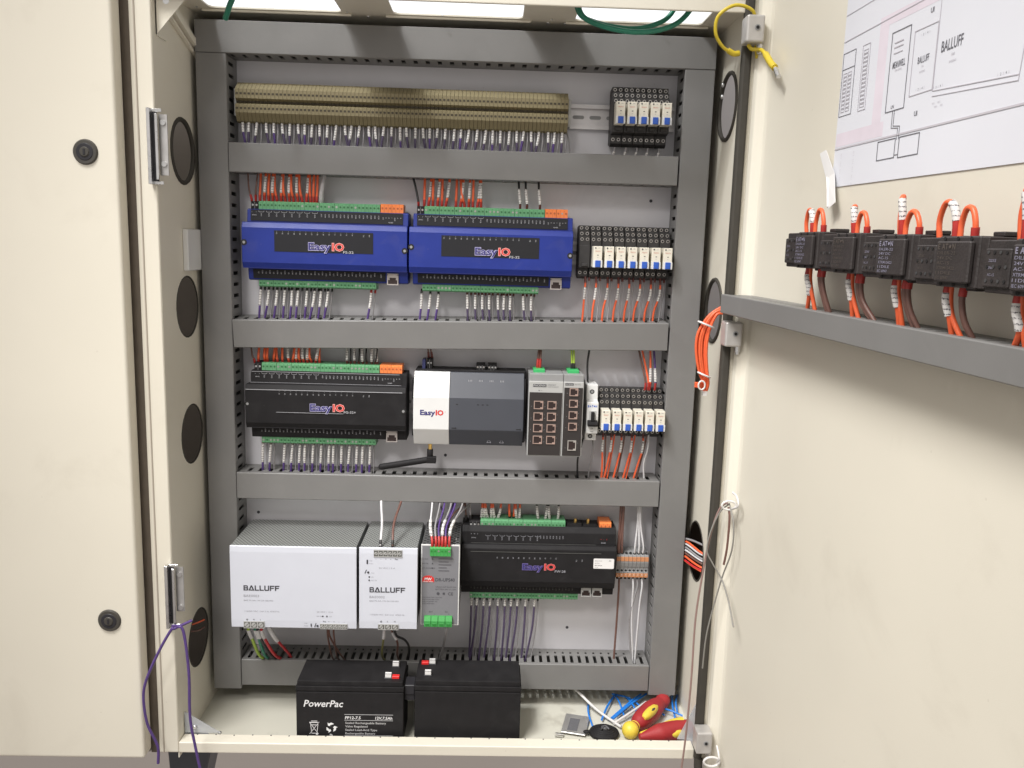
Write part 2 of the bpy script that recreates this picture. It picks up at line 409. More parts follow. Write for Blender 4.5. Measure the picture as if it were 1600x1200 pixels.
# ------------------------------------------------------------------ main cabinet
ZT, ZP = 1.0, -.032
cab = thing('electrical_cabinet', 'open cream steel cabinet shell holding the grey ducting and control gear', 'cabinet', (-.05, 0, -.05))
HL = [(-.092, .805), (-.092, .593), (-.090, .410), (-.092, .098)]
HRR = [(-.083, .889), (-.080, .607), (-.072, .241)]
sheet_holes('left_side_panel', [CREAM], [(-.183, -.040), (.04, -.040), (.04, 1.012), (-.183, 1.012)], [circ(y, z, .043) for y, z in HL], lambda a, b, d: (-.05 - d, a, b), .0015, cab)
sheet_holes('right_side_panel', [CREAM], [(-.179, -.040), (.04, -.040), (.04, 1.012), (-.179, 1.012)], [circ(y, z, .046) for y, z in HRR], lambda a, b, d: (.697 + d, a, b), .0015, cab)
for (y, z) in HL[:1]:
    MB().tube([(-.0505, y + .042 * math.cos(t), z + .042 * math.sin(t)) for t in [2 * math.pi * i / 28 for i in range(28)]], .0032, 8, sub=1, closed=True).build('hole_grommet', RUBBER, cab)
for (y, z) in HL[1:]:
    MB().tube([(-.0505, y + .0425 * math.cos(t), z + .0425 * math.sin(t)) for t in [2 * math.pi * i / 28 for i in range(28)]], .0012, 8, sub=1, closed=True).build('hole_grommet', RUBBER, cab)
for (y, z) in HRR:
    MB().tube([(.697, y + .0445 * math.cos(t), z + .0445 * math.sin(t)) for t in [2 * math.pi * i / 28 for i in range(28)]], .0030 if z > .3 else .0012, 8, sub=1, closed=True).build('hole_grommet', RUBBER, cab)
sheet_holes('roof_panel', [CREAM], [(-.05, -.185), (.697, -.185), (.697, .04), (-.05, .04)],
            [rrect(-.018, .162, -.150, -.060, .010), rrect(.233, .410, -.150, -.060, .010), rrect(.482, .657, -.150, -.060, .010)],
            lambda a, b, d: (a, b, ZT + d), .002, cab)
mb = MB()
for z0, x0 in ((ZT, 0),):
    for a, b in ((-.018, .162), (.233, .410), (.482, .657)):
        mb.box(a - .012, b + .012, -.0575, -.0535, ZT - .0035, ZT - .0002)
mb.build('opening_flange', CREAM, cab, bevel=.0008)
mb = MB()
for x, y_, r_ in [(q, -.048, .0028) for q in (-.032, .196, .222, .420, .446, .470, .668)] + [(q, -.066, .0016) for q in (-.034, .17, .30, .45, .60)]:
    mb = MB(); mb.sphere((x, y_, ZT - .001), r_, 10, sc=(1, 1, .6)); mb.build('roof_screw', STEEL, cab)
mb = MB(); mb.box(-.05, .697, -.165, .04, ZP - .002, ZP)
mb.build('bottom_pan', PAN, cab)
mb = MB()
mb.box(-.0500, .684, -.185, -.163, -.0315, -.0155)
mb.build('bottom_flange', CREAM, cab, bevel=.0016, seg=3)
for i in range(27):
    mb = MB(); mb.cyl((-.03 + i * .0262, -.1655 + .0008 * math.sin(i * 2.3), -.0154), (0, 0, 1), .0011, .0003, 8); mb.build('flange_hole_mark', INK, cab)  # dark discs painted for the shade in a row of small holes
mb = MB(); mb.box(-.05, .684, -.185, -.181, .985, 1.02)
mb.build('top_flange', CREAM, cab, bevel=.0016, seg=3)
mb = MB(); mb.box(-.0775, -.0503, -.185, -.170, -.0315, 1.02)
mb.build('left_frame', CREAM, cab, bevel=.0018, seg=3)
mb = MB(); mb.box(-.0712, -.0698, -.1862, -.1852, -.031, 1.02)
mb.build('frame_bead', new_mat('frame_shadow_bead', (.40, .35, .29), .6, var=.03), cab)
mb = MB(); mb.box(.6835, .6955, -.188, -.176, -.030, 1.02)
mb.build('door_gasket', RUBBER, cab, bevel=.003, seg=2)
mb = MB(); mb.tube([(.690, -.187, -.028), (.691, -.189, -.045), (.698, -.192, -.062), (.708, -.196, -.075)], .0062, 8)
mb.build('gasket_end', RUBBER, cab)
mb = MB(); mb.box(.6955, .7050, -.183, -.174, -.0315, 1.02)
mb.build('right_frame', CREAM, cab)
# rear wall around the plate
mb = MB(); mb.box(-.05, .697, .030, .034, ZP, ZT)
mb.build('rear_panel', CREAM, cab)
mb = MB(); mb.box(-.043, .690, 0, .003, -.004, .990)
for x, z in ((.6123, .7632), (.3105, .3637), (.0173, .2644), (.513, .0798), (.30, .77)): mb.disc(x, z, .0024, -.0001, 1)
mb.build('mounting_plate', [PLATE, INK], cab)
# corner gusset and folded rail at the upper left, milky gusset at the lower left
mb = MB()
mb.prism_y([(-.0505, 1.0), (.004, 1.0), (-.050, .937)], -.171, -.169)
mb.box(-.0505, -.0485, -.171, -.140, .937, 1.0)
mb.build('corner_gusset', CREAM, cab)
mb = MB(); mb.disc(-.036, .978, .004, -.1712)
mb.build('gusset_screw', STEEL, cab)
mb = MB()
mb.prism_x([(-.160, .994), (-.160, .984), (-.030, .944), (-.030, .954)], -.0498, -.040)
mb.prism_x([(-.160, .980), (-.160, .977), (-.030, .937), (-.030, .940)], -.0498, -.044)
mb.build('corner_rail', CREAM, cab, bevel=.0006)
mb = MB(); mb.prism_x([(-.150, -.016), (-.110, -.031), (-.163, -.031), (-.163, .018)], -.0490, -.0478)
mb.prism_z([(-.048, -.163), (.002, -.163), (-.048, -.118)], -.0305, -.0290)
mb.prism_y([(-.048, .018), (.002, -.014), (-.048, -.014)], -.1628, -.1616)
mb.build('lower_gusset', CLEARP, cab)
for q in ((-.034, -.1645, -.004), (.000, -.160, -.016)):
    mb = MB(); mb.sphere(q, .003, 10); mb.build('gusset_rivet', STEEL, cab)
mb = MB(); mb.prism_z([(.697, -.163), (.640, -.163), (.697, -.10)], -.0305, -.0290)
mb.prism_y([(.6965, .060), (.664, -.014), (.6965, -.014)], -.1628, -.1616)
mb.build('lower_gusset', CLEARP, cab)
mb = MB(); mb.prism_y([(-.094, -.034), (-.020, -.034), (-.044, -.145), (-.088, -.145)], -.120, -.060)
mb.build('cabinet_foot', SLATE, cab, bevel=.002)
# stop plates bolted to the right wall, small white cover on the left wall
mb = MB(); mb.box(-.0498, -.0425, -.104, -.040, .6435, .7005)
tag(mb.build('junction_cover', WPLAS, base=(-.05, -.07, .644), bevel=.001), 'small white rectangular cover fixed on the inner left cabinet wall', 'cover')
for z in (.922, .906):
    mb = MB(); mb.sphere((.6935, -.060, z), .0034, 10, sc=(.7, 1, 1)); mb.build('wall_bolt', STEEL, cab)

# neighbouring enclosures seen through the round cut-outs
nb = thing('adjoining_cabinet', 'closed cream cabinet door with two black round locks at the left', 'cabinet', (-.48, -.2, -.02))
mb = MB(); mb.box(-.90, -.0868, -.212, -.186, -.0240, 1.25)
mb.build('door', CREAM, nb, bevel=.004, seg=4)
mb = MB(); mb.box(-.0885, -.0770, -.1845, -.170, -.0315, 1.25)
mb.build('gasket', GAP, nb)
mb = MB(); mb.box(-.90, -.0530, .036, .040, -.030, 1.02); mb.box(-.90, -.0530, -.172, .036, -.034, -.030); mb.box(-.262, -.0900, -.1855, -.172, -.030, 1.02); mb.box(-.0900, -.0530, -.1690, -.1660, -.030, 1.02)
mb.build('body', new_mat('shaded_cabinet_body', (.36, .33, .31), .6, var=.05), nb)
for z in (.789, .179):
    mb = MB(); c = (-.1250, -.2122, z)
    LOCKM = bpy.data.materials.get('lock_plastic') or new_mat('lock_plastic', (.055, .050, .042), .5, var=.08)
    mb.cyl(c, (0, -1, 0), .0155, .0026, 32, 0, .0140)
    mb.cyl((c[0], c[1] - .0026, z), (0, -1, 0), .0105, .0006, 24, 1, .0098)
    mb.cyl((c[0], c[1] - .0032, z), (0, -1, 0), .0062, .0012, 20, 0, .0052)
    mb.box(c[0] - .0012, c[0] + .0012, c[1] - .0050, c[1] - .0044, z - .0035, z + .0035, 1)
    mb.build('lock', [LOCKM, BLACK2], nb)
rb = thing('side_enclosure', 'grey panelled enclosure glimpsed through round holes in the right wall', 'cabinet', (.80, 0, 0))
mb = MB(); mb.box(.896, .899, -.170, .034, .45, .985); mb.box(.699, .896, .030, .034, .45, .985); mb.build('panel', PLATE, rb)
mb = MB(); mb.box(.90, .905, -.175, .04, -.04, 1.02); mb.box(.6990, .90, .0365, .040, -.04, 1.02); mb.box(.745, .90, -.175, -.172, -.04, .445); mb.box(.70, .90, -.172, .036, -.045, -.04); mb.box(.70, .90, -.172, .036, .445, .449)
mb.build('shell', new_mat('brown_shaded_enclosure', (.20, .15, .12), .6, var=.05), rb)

# latch plates on the left frame
def latch(z0, z1, lab, flip):
    t = thing('latch_plate', lab, 'latch', (-.052, -.19, z0), group='chrome latch plates on the left frame')
    mb = MB(); mb.box(-.0565, -.0525, -.196, -.186, z0, z1); mb.box(-.0525, -.0405, -.1885, -.1865, z0, z0 + .004); mb.box(-.0525, -.0405, -.1885, -.1865, z1 - .004, z1)
    mb.build('chrome_edge', STEEL, t, bevel=.0004)
    mb = MB(); mb.box(-.0525, -.0465, -.1880, -.1866, z0 + .004, z1 - .004); mb.build('slot', BLACK2, t)
    mb = MB(); mb.box(-.0487, -.0455, -.1905, -.1880, z0 + .006, z1 - .006); mb.build('bar', STEEL, t, bevel=.0004)
    mb = MB(); mb.box(-.0465, -.036, -.182, -.1805, z0 + .012 + flip * .008, z1 - .006); mb.cyl((-.041, -.182, z1 - .016), (0, -1, 0), .0035, .002, 12, 1); mb.cyl((-.041, -.182, z0 + .026), (0, -1, 0), .0035, .002, 12, 1)
    mb.build('mounting_tab', [ALU, STEEL], t)
latch(.754, .8465, 'upper chrome latch plate on the left cabinet frame', 0)
latch(.160, .2500, 'lower chrome latch plate with a purple wire hooked over it', 1)

# ------------------------------------------------------------------ right hand door (local x along the leaf, -y towards the gear)
dr = thing('cabinet_door', 'open cream cabinet door on the right with a grey duct across it', 'door', (0, 0, -.03), DOOR)
mb = MB()
prof = [(-.012, .026), (-.012, -.004), (-.0085, -.0115), (-.001, -.0130), (.006, -.0115), (.0105, -.0065), (.014, -.0015), (.020, 0), (.78, 0), (.78, .026)]
mb.prism_z(prof, -.060, 1.035)
mb.build('leaf', CREAM, dr, bevel=.0012, seg=2)
def hinge(zc, lab):
    h = .032
    t = thing('hinge', lab, 'hinge', (.69, -.2, zc), group='hinge blocks of the right door')
    mb = MB(); mb.box(.6790, .7010, -.214, -.1895, zc - h / 2, zc + h / 2)
    mb.build('hinge_block', HINGE, t, bevel=.0022, seg=2)
    mb = MB(); mb.cyl((.6920, -.2141, zc + .001), (0, -1, 0), .0036, .0006, 16, 0); mb.cyl((.6920, -.2147, zc + .001), (0, -1, 0), .0022, .0006, 6, 1)
    mb.build('screw', [MGREY, HOLESHADE], t)
    mb = MB(); mb.cyl((.700, -.200, zc - h / 2 - .008), (0, 0, 1), .0042, .008, 8); mb.cyl((.700, -.200, zc - h / 2 - .011), (0, 0, 1), .0028, .003, 12)
    mb.build('nut', STEEL, t)
hinge(.9605, 'topmost pale metal hinge block, beside the yellow looped wire')
hinge(.5860, 'middle pale metal hinge block just below the door duct')
hinge(.0110, 'lowest pale metal hinge block, near the red screwdrivers')

# door: wiring diagram
pp = thing('wiring_diagram', 'white wiring diagram sheet taped to the upper part of the right door', 'paper', (.22, 0, .757), DOOR)
mb = MB(); Y = -.0012
nx = 14
vs_ = []; fs = []
for i in range(nx + 1):
    u = .2205 + (.62 - .2205) * i / nx; yy = -.0010
    for z in (.7590 - .0030 * i / nx, 1.02): vs_.append((u, yy, z))
for i in range(nx): fs.append((2 * i, 2 * i + 2, 2 * i + 3, 2 * i + 1))
vs2 = [(x, y + .0006, z) for x, y, z in vs_]; k = len(vs_)
mb.add(vs_ + vs2, fs + [tuple(j + k for j in f)[::-1] for f in fs] + [(2 * i, 2 * i + 2, 2 * i + 2 + k, 2 * i + k) for i in range(nx)] + [(0, 1, 1 + k, k)])
mb.build('sheet', PAPER, pp)
mb = MB(); Y = -.00112
mb.box(.222, .315, Y, Y + .0001, .7985, .8115); mb.box(.293, .309, Y, Y + .0001, .8116, .905); mb.box(.309, .52, Y, Y + .0001, .8955, .905)
mb.build('highlighter_band', PINK, pp)
mb = MB(); Y = -.00125
mb.rect(.219 + .004, .2486, .8280, .8885, .00045, Y); mb.line(.223, .873, .2486, .873, .0005, Y)
for i in range(10):
    for j in (0, 1): mb.rect(.2265 + j * .0095, .2335 + j * .0095, .832 + i * .0038, .8348 + i * .0038, .0004, Y, 1)
mb.rect(.2628, .2772, .828, .888, .0005, Y, 1)
for i in range(14): mb.rect(.2655, .274, .831 + i * .0038, .8338 + i * .0038, .0004, Y, 1)
mb.rect(.317, .348, .8184, .8865, .0006, Y)
mb.rect(.355, .3900, .8262, .879, .0006, Y, 1)
mb.line(.391, .8247, .498, .8175, .0006, Y, 1); mb.line(.391, .8205, .498, .8135, .0005, Y, 1); mb.line(.391, .8247, .391, .900, .0005, Y, 1); mb.line(.498, .8135, .506, .900, .0006, Y, 1)
mb.rect(.309, .3395, .7773, .7938, .0006, Y); mb.rect(.346, .378, .7765, .7938, .0006, Y)
mb.line(.330, .8184, .330, .8035, .00045, Y); mb.line(.333, .8184, .333, .8050, .00045, Y); mb.line(.330, .8035, .3415, .8022, .00045, Y); mb.line(.333, .8050, .3445, .8035, .00045, Y)
mb.line(.3415, .8022, .3415, .7925, .00045, Y); mb.line(.3445, .8035, .3445, .7925, .00045, Y); mb.line(.3395, .7793, .346, .7793, .00045, Y)
[mb.line(.222 + .006 * q, .7965, .2265 + .006 * q, .7965, .0016, Y, 1) for q in range(52)]
mb.line(.222, .9, .53, .905, .0008, Y, 1); mb.line(.222, .925, .53, .93, .0005, Y, 1)
for x, z, s in ((.3225, .868, .0009), (.3225, .873, .0012), (.3225, .877, .0012)): mb.line(x, z, x + .014, z, s * .8, Y, 1)
mb.text('MEANWELL', .3325, .8550, .0058, Y, 0, .008, 'c', width=.0210); mb.text('DR-UPS40', .3325, .8520, .0018, Y, 1, 0, 'c')
mb.text('BALLUFF', .3720, .8510, .0055, Y, 0, .008, 'c', width=.0170); mb.text('5A', .3720, .8470, .0020, Y, 1, 0, 'c'); mb.text('BAE0002', .3720, .8430, .0016, Y, 1, 0, 'c')
mb.text('BALLUFF', .4120, .8530, .0085, Y, 0, .012, 'c', width=.0290); mb.text('10A', .4150, .8475, .0024, Y, 1, 0, 'c'); mb.text('BAE0003', .4150, .8425, .0018, Y, 1, 0, 'c')
for x, z in ((.371, .873), (.371, .829), (.398, .826), (.480, .8205)):
    for i in range(5): mb.text('%d' % (i + 1), x - .006 + i * .003, z, .0019, Y, 0 if i % 2 else 1)
mb.text('UI', .376, .8885, .0040, Y, 0, .02); mb.text('UI', .3660, .8085, .0040, Y, 0, .02); mb.text('LN', .326, .8205, .0030, Y, 0, .01)
for x in (.236, .262):
    for i in range(5): mb.text('3x1.5', x, .791 - i * .0075, .0016, Y, 1, rot=-math.pi / 2)
for i in range(4): mb.text('W1', .392 + i * .004, .8135 - (i % 2) * .003, .0018, Y, 1)
mb.build('printed_lines', [new_mat('plotter_ink', (.13, .13, .15), .7, var=0), new_mat('pale_ink', (.52, .50, .54), .7, var=0)], pp)
mb = MB(); q = [(.2011, -.008, .7944), (.2127, -.007, .7971), (.2172, -.006, .7673), (.2353, -.010, .7362), (.2511, -.010, .7424), (.2323, -.005, .7724)]
q = [q[0], q[1], q[5], q[4], q[3], q[2]]
mb.add([(x, y, z) for x, y, z in q] + [(x, y + .0004, z) for x, y, z in q], [(0, 1, 2, 5), (5, 2, 3, 4), (11, 8, 7, 6), (10, 9, 8, 11)] + [(k, (k + 1) % 6, (k + 1) % 6 + 6, k + 6) for k in range(6)])
mb.tube([(.2195, -.0065, .7690), (.2265, -.0080, .7560), (.2355, -.0105, .7385)], .0008, 6)
tag(mb.build('tape_strip', TAPE, base=(.205, 0, .74), frame=DOOR), 'curled strip of white tape hanging beside the lower left paper corner', 'tape')

# ------------------------------------------------------------------ slotted wire ducts
def slot_wall(mb, ax, c0, c1, a0, a1, yb, yf, pitch, sw, s0, s1, phase=.5, extra=None):
    """wall of a duct: ax 'x' runs along x with z in c0..c1, ax 'z' runs along z with x in c0..c1"""
    def bx(p, q, y0, y1):
        if q - p < 1e-5: return
        if ax == 'x': mb.box(p, q, y0, y1, c0, c1, 1)
        else: mb.box(c0, c1, y0, y1, p, q, 1)
    bx(a0, a1, yb, s0 if not extra else extra[0]); bx(a0, a1, s1, yf)
    n = int((a1 - a0) / pitch); st = a0 + (a1 - a0 - n * pitch) * phase; cur = a0
    for i in range(n):
        m = st + (i + .5) * pitch
        bx(cur, m - sw / 2, s0, s1); cur = m + sw / 2
    bx(cur, a1, s0, s1)
    if extra:
        cur = a0
        for i in range(n):
            m = st + (i + .5) * pitch
            bx(cur, m - sw * .32, extra[0], extra[1]); cur = m + sw * .32
        bx(cur, a1, extra[0], extra[1]); bx(a0, a1, extra[1], s0)

def h_duct(x0, x1, z0, z1, lab, dep=.054, pitch=.0156, sw=.0058, slots=(-.020, -.041), extra=None, tilt=0, frame=CAB, yb=-.0005, lid=None, name='wire_duct', pitchx=0):
    t = thing(name, lab, 'wire duct', (x0, 0, z0), frame, 'grey slotted wire ducts', tilt)
    if pitchx: t.rotation_euler.x = pitchx; t.location.z += .0040
    mb = MB(); w_ = .0016
    slot_wall(mb, 'x', z0 + .0008, z0 + .0008 + w_, x0, x1, yb, -dep + .003, pitch, sw, slots[0], slots[1], extra=extra)
    slot_wall(mb, 'x', z1 - .0008 - w_, z1 - .0008, x0, x1, yb, -dep + .003, pitch, sw, slots[0], slots[1], extra=extra)
    mb.box(x0, x1, yb - .0015, yb, z0 + .003, z1 - .003, 0)
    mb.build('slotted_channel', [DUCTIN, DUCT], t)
    mb = MB()
    mb.prism_x([(-dep + .0065, z0), (-dep + .001, z0), (-dep, z0 + .001), (-dep, z1 - .001), (-dep + .001, z1), (-dep + .0065, z1), (-dep + .0065, z1 - .0007), (-dep + .0016, z1 - .0007), (-dep + .0016, z0 + .0007), (-dep + .0065, z0 + .0007)], x0 + .0002, x1 - .0002)
    mb.build('lid', lid or DUCT, t)
    return t
def v_duct(x0, x1, z0, z1, lab, dep=.054, pitch=.0163, sw=.0052):
    t = thing('wire_duct', lab, 'wire duct', (x0, 0, z0), CAB, 'grey slotted wire ducts')
    mb = MB(); w_ = .0016
    for c in (x0 + .0008, x1 - .0008 - w_): slot_wall(mb, 'z', c, c + w_, z0, z1, -.0005, -dep + .003, pitch, sw, -.016, -.040)
    mb.box(x0 + .003, x1 - .003, -.002, -.0005, z0, z1, 0)
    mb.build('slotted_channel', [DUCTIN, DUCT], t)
    mb = MB(); d = dep
    mb.prism_z([(x0, -d + .0065), (x0, -d + .001), (x0 + .001, -d), (x1 - .001, -d), (x1, -d + .001), (x1, -d + .0065), (x1 - .0007, -d + .0065), (x1 - .0007, -d + .0016), (x0 + .0007, -d + .0016), (x0 + .0007, -d + .0065)], z0 + .0002, z1 - .0002)
    mb.build('lid', DUCT, t)
    return t
v_duct(-.0420, 0, -.006, .9425, 'tall vertical grey duct at the left edge of the panel')
v_duct(.6412, .6837, -.0065, .9425, 'tall vertical grey duct at the right edge of the panel')
h_duct(-.0420, .6837, .9430, .9865, 'topmost grey duct, partly lit by the roof openings', pitch=.0172, sw=.0062)
h_duct(.0008, .6388, .7825, .8234, 'grey duct below the beige terminal row')
h_duct(.0015, .6388, .5320, .5733, 'grey duct between the blue and the black controllers', tilt=-.0181, pitchx=.075)
h_duct(.0008, .6392, .3030, .3434, 'grey duct above the white power supplies')
h_duct(.0012, .6396, .0000, .0429, 'lowest grey duct, behind the black batteries', pitch=.0124, sw=.0050, slots=(-.022, -.0475), extra=(-.010, -.016))
h_duct(.012, .640, .6130, .6372, 'narrow grey duct fixed across the open right door', dep=.040, pitch=.0150, sw=.0045, slots=(-.012, -.030), frame=DOOR, yb=-.0008)

# ------------------------------------------------------------------ DIN rails
def rail(x0, x1, zc, lab, y=-.0002):
    t = thing('din_rail', lab, 'rail', (x0, 0, zc), group='mounting rails on the back plate')
    mb = MB(); h = .0175
    mb.prism_x([(y, zc - .0125), (y - .0010, zc - .0125), (y - .0010, zc + .0125), (y, zc + .0125)], x0, x1)
    mb.box(x0, x1, y - .0075, y - .0008, zc + .0118, zc + .0128); mb.box(x0, x1, y - .0075, y - .0008, zc - .0128, zc - .0118)
    mb.box(x0, x1, y - .0078, y - .0068, zc + .0128, zc + h); mb.box(x0, x1, y - .0078, y - .0068, zc - h, zc - .0128)
    mb.build('profile', RAIL, t)
    mb = MB(); n = int((x1 - x0) / .025)
    for i in range(n):
        a = x0 + .010 + i * .025; pr = [(a + .003 + .0026 * math.cos(R(90 + 30 * k)), zc + .0026 * math.sin(R(90 + 30 * k))) for k in range(7)] + [(a + .015 + .0026 * math.cos(R(-90 + 30 * k)), zc + .0026 * math.sin(R(-90 + 30 * k))) for k in range(7)]
        mb.prism_y(pr, y - .0012, y - .0010)
    mb.build('slots', MGREY, t)
rail(.004, .639, .8805, 'silver mounting rail carrying the beige terminal row')
rail(.004, .639, .6830, 'silver mounting rail behind the two blue controllers')
rail(.004, .639, .4480, 'silver mounting rail behind the black controller and switches')
rail(.004, .639, .1990, 'silver mounting rail behind the power supplies')

# ------------------------------------------------------------------ beige terminal row
NT = 84; P0 = .0085; PT = (.4795 - .0085) / NT
mb = MB(); b = P0
pr = [(-.008, .856), (-.030, .8525), (-.0375, .8545), (-.0440, .8640), (-.0450, .8655), (-.0450, .8765), (-.0400, .8785), (-.0385, .8800), (-.0385, .8815), (-.0400, .8830),
      (-.0450, .8850), (-.0450, .8975), (-.0380, .9030), (-.0300, .9085), (-.008, .905)]
mb.prism_x(pr, b + .00025, b + PT - .00015)
for z in (.8715, .8915):
    mb.box(b + PT * .22, b + PT * .78, -.0453, -.0448, z - .0013, z + .0013, 1)
mb.box(b + .0006, b + PT - .0006, -.0405, -.0380, .8795, .8820, 1)
mb.box(b + PT * .3, b + PT * .7, -.0368, -.0364, .9005, .9018, 1)
tb0 = mb.build('terminal_block', [BEIGE, new_mat('terminal_hole', (.035, .025, .012), .7, var=0)], base=(P0, 0, .85))  # dark patches on the face painted for the shade in holes and groove
tag(tb0, 'slim beige terminal block clipped in the long row below the top duct', 'terminal', 'beige terminal blocks in the long row')
for i in range(1, NT):
    c = tb0.copy(); COL.objects.link(c); c.location = (P0 + i * PT, 0, .85)
for i, x in enumerate((.4800, .0040)):
    mb = MB(); mb.box(x, x + .0042, -.034, -.008, .862, .900)
    tag(mb.build('end_stop', LGREY, base=(x, 0, .86), bevel=.0006), ('grey end clamp at the right end of the beige terminal row', 'grey end clamp at the left end of the beige terminal row')[i], 'end clamp', 'end clamps of the beige terminal row')

# ------------------------------------------------------------------ relay sockets and relays
def make_socket(x0, z0, z1, lab, group):
    H = z1 - z0
    t = thing('relay_socket', lab, 'relay socket', (x0, 0, z0), group=group); W = .0160
    mb = MB(); k = H / .080
    Z = lambda v: z0 + v * k
    pr = [(-.006, Z(.004)), (-.024, Z(.000)), (-.031, Z(.004)), (-.031, Z(.0155)), (-.048, Z(.0175)), (-.048, Z(.0500)), (-.0440, Z(.0505)), (-.0440, Z(.0634)), (-.0370, Z(.0640)), (-.0370, Z(.0718)),
          (-.0300, Z(.0724)), (-.0300, Z(.0800)), (-.006, Z(.078))]
    mb.prism_x(pr, x0 + .0002, x0 + W)
    mb.box(x0 + .004, x0 + .0122, -.052, -.047, Z(.0195), Z(.0235))
    mb.build('body', SOCKET, t, bevel=.0004)
    for (zz, yy) in ((.0095, -.0312), (.0594, -.0442), (.0678, -.0372), (.0762, -.0302)):
        for dx in (.0040, .0120):
            mb = MB(); mb.cyl((x0 + dx, yy, Z(zz)), (0, -1, 0), .0025, .0006, 10, 0, smooth=False); mb.cyl((x0 + dx, yy - .0006, Z(zz)), (0, -1, 0), .0015, .0002, 8, 1, smooth=False)
            mb.build('terminal_screw', [SCREW, HOLESHADE], t)
    return t
def make_relay(x0, z0, lab, group):
    t = thing('plug_in_relay', lab, 'relay', (x0, -.048, z0), group=group)
    mb = MB(); mb.box(x0 + .0018, x0 + .0146, -.069, -.048, z0, z0 + .030); mb.build('case', RELAYW, t, bevel=.0006)
    mb = MB(); mb.box(x0 + .0048, x0 + .0124, -.0708, -.0675, z0 + .0002, z0 + .0098); mb.box(x0 + .0058, x0 + .0114, -.0714, -.0708, z0 + .0005, z0 + .0060); mb.build('release_lever', CLIPB, t, bevel=.0005)
    mb = MB(); mb.box(x0 + .0015, x0 + .0048, -.0696, -.067, z0, z0 + .010); mb.box(x0 + .0124, x0 + .0150, -.0696, -.067, z0, z0 + .010); mb.build('retaining_arm', WPLAS, t)
    mb = MB(); y = -.0692
    mb.disc(x0 + .0048, z0 + .0275, .0011, y, 0); mb.text('24V', x0 + .0085, z0 + .0268, .0014, y, 1)
    mb.text('RELECO', x0 + .0082, z0 + .0222, .0014, y, 2, .01, 'c'); mb.box(x0 + .0072, x0 + .0094, y, y + .0001, z0 + .0168, z0 + .0178, 0)
    mb.text('6A', x0 + .0082, z0 + .0134, .0012, y, 1, 0, 'c')
    mb.build('printed_face', [INK, INKL, new_mat('pale_red_ink', (.55, .16, .10), .6, var=0)], t)
    return t
ordn = ['first', 'second', 'third', 'fourth', 'fifth', 'sixth', 'seventh', 'eighth', 'ninth', 'tenth']
s0 = r0 = None
def bank(x0, n, z0, z1, zr, pitch, where, first_relay=0):
    global s0, r0
    for i in range(n):
        g = 'black relay sockets'; lab = '%s black relay socket from the left %s' % (ordn[i], where)
        s_ = make_socket(x0 + i * pitch, z0, z1, lab, g) if i == 0 else dup(sk, (x0 + i * pitch, 0, z0), lab)
        if i == 0: sk = s_
        if i >= first_relay:
            lab = '%s cream relay with blue lever from the left %s' % (ordn[i - first_relay], where)
            if r0 is None: r0 = make_relay(x0 + i * pitch, zr, lab, 'cream plug-in relays')
            else: dup(r0, (x0 + i * pitch, -.048, zr), lab)
bank(.5425, 5, .8370, .9200, .8640, .0163, 'below the topmost duct')
bank(.5025, 8, .6455, .7235, .6637, .01685, 'beside the blue controllers', 1)
bank(.5425, 6, .4063, .4827, .4247, .01630, 'beside the circuit breaker')

# ------------------------------------------------------------------ controllers
def logo(mb, x, z, h, y, on_dark, mEasy, mIO, mHE, mHI, w):
    """the two-colour word mark; w = total width"""
    wE = w * .64
    if on_dark:
        mb.text('Easy', x, z, h, y, mHE, .055, width=wE); mb.text('IO', x + w * .655, z, h, y, mHI, .055, width=w * .345)
        mb.text('Easy', x + w * .012, z + h * .03, h * .96, y - .0002, mEasy, .012, width=wE * .965); mb.text('IO', x + w * .668, z + h * .03, h * .96, y - .0002, mIO, .012, width=w * .32)
    else:
        mb.text('Easy', x, z, h, y, mEasy, .03, width=wE); mb.text('IO', x + w * .655, z, h, y, mIO, .04, width=w * .33)

def plug(name, x0, x1, z0, z1, n, mat_, parent, up=True, y0=-.014, y1=-.0435):
    mb = MB()
    zz0, zz1 = (z0, z1)
    if up: mb.prism_x([(y0, zz0), (y1, zz0), (y1, zz1 - .002), (y1 + .003, zz1), (y0, zz1)], x0 + .00025, x1 - .00025)
    else: mb.prism_x([(y0, zz0), (y1 + .003, zz0), (y1, zz0 + .002), (y1, zz1), (y0, zz1)], x0 + .00025, x1 - .00025)
    p = (x1 - x0) / n
    for i in range(n): mb.cyl((x0 + (i + .5) * p, y1 - .0001, (z0 + z1) / 2 + (.001 if up else 0)), (0, -1, 0), min(.0015, p * .3), .0003, 8, 1 if random.random() < .75 else 2, smooth=False)
    for i in range(1, n): mb.box(x0 + i * p - .00015, x0 + i * p + .00015, y1 - .0002, y1 + .001, z0 + .0005, z1 - .0015, 3)
    return mb.build(name, [mat_, darker[mat_.name], SCREW, darker[mat_.name]], parent)
darker = {}
for m_, c in ((GREEN, (.028, .13, .045)), (ORANGET, (.42, .10, .03)), (BLACK, (.35, .35, .35)), (LGREEN, (.02, .2, .03))):
    darker[m_.name] = new_mat(m_.name + '_recess', c, .5, var=0)

def port(x0, x1, z0, z1, y, parent, shell, flip=False):
    """network socket: shielded frame around a dark recess with a stepped notch"""
    mb = MB(); tk = (x1 - x0) * .09
    mb.box(x0, x1, y - .0012, y + .004, z0, z0 + tk); mb.box(x0, x1, y - .0012, y + .004, z1 - tk * (1 if not flip else 1.8), z1)
    mb.box(x0, x0 + tk, y - .0012, y + .004, z0 + tk, z1 - tk); mb.box(x1 - tk, x1, y - .0012, y + .004, z0 + tk, z1 - tk)
    mb.box(x0 + tk, x1 - tk, y - .0003, y - .0001, z0 + tk, z1 - tk, 1)
    return mb, tk

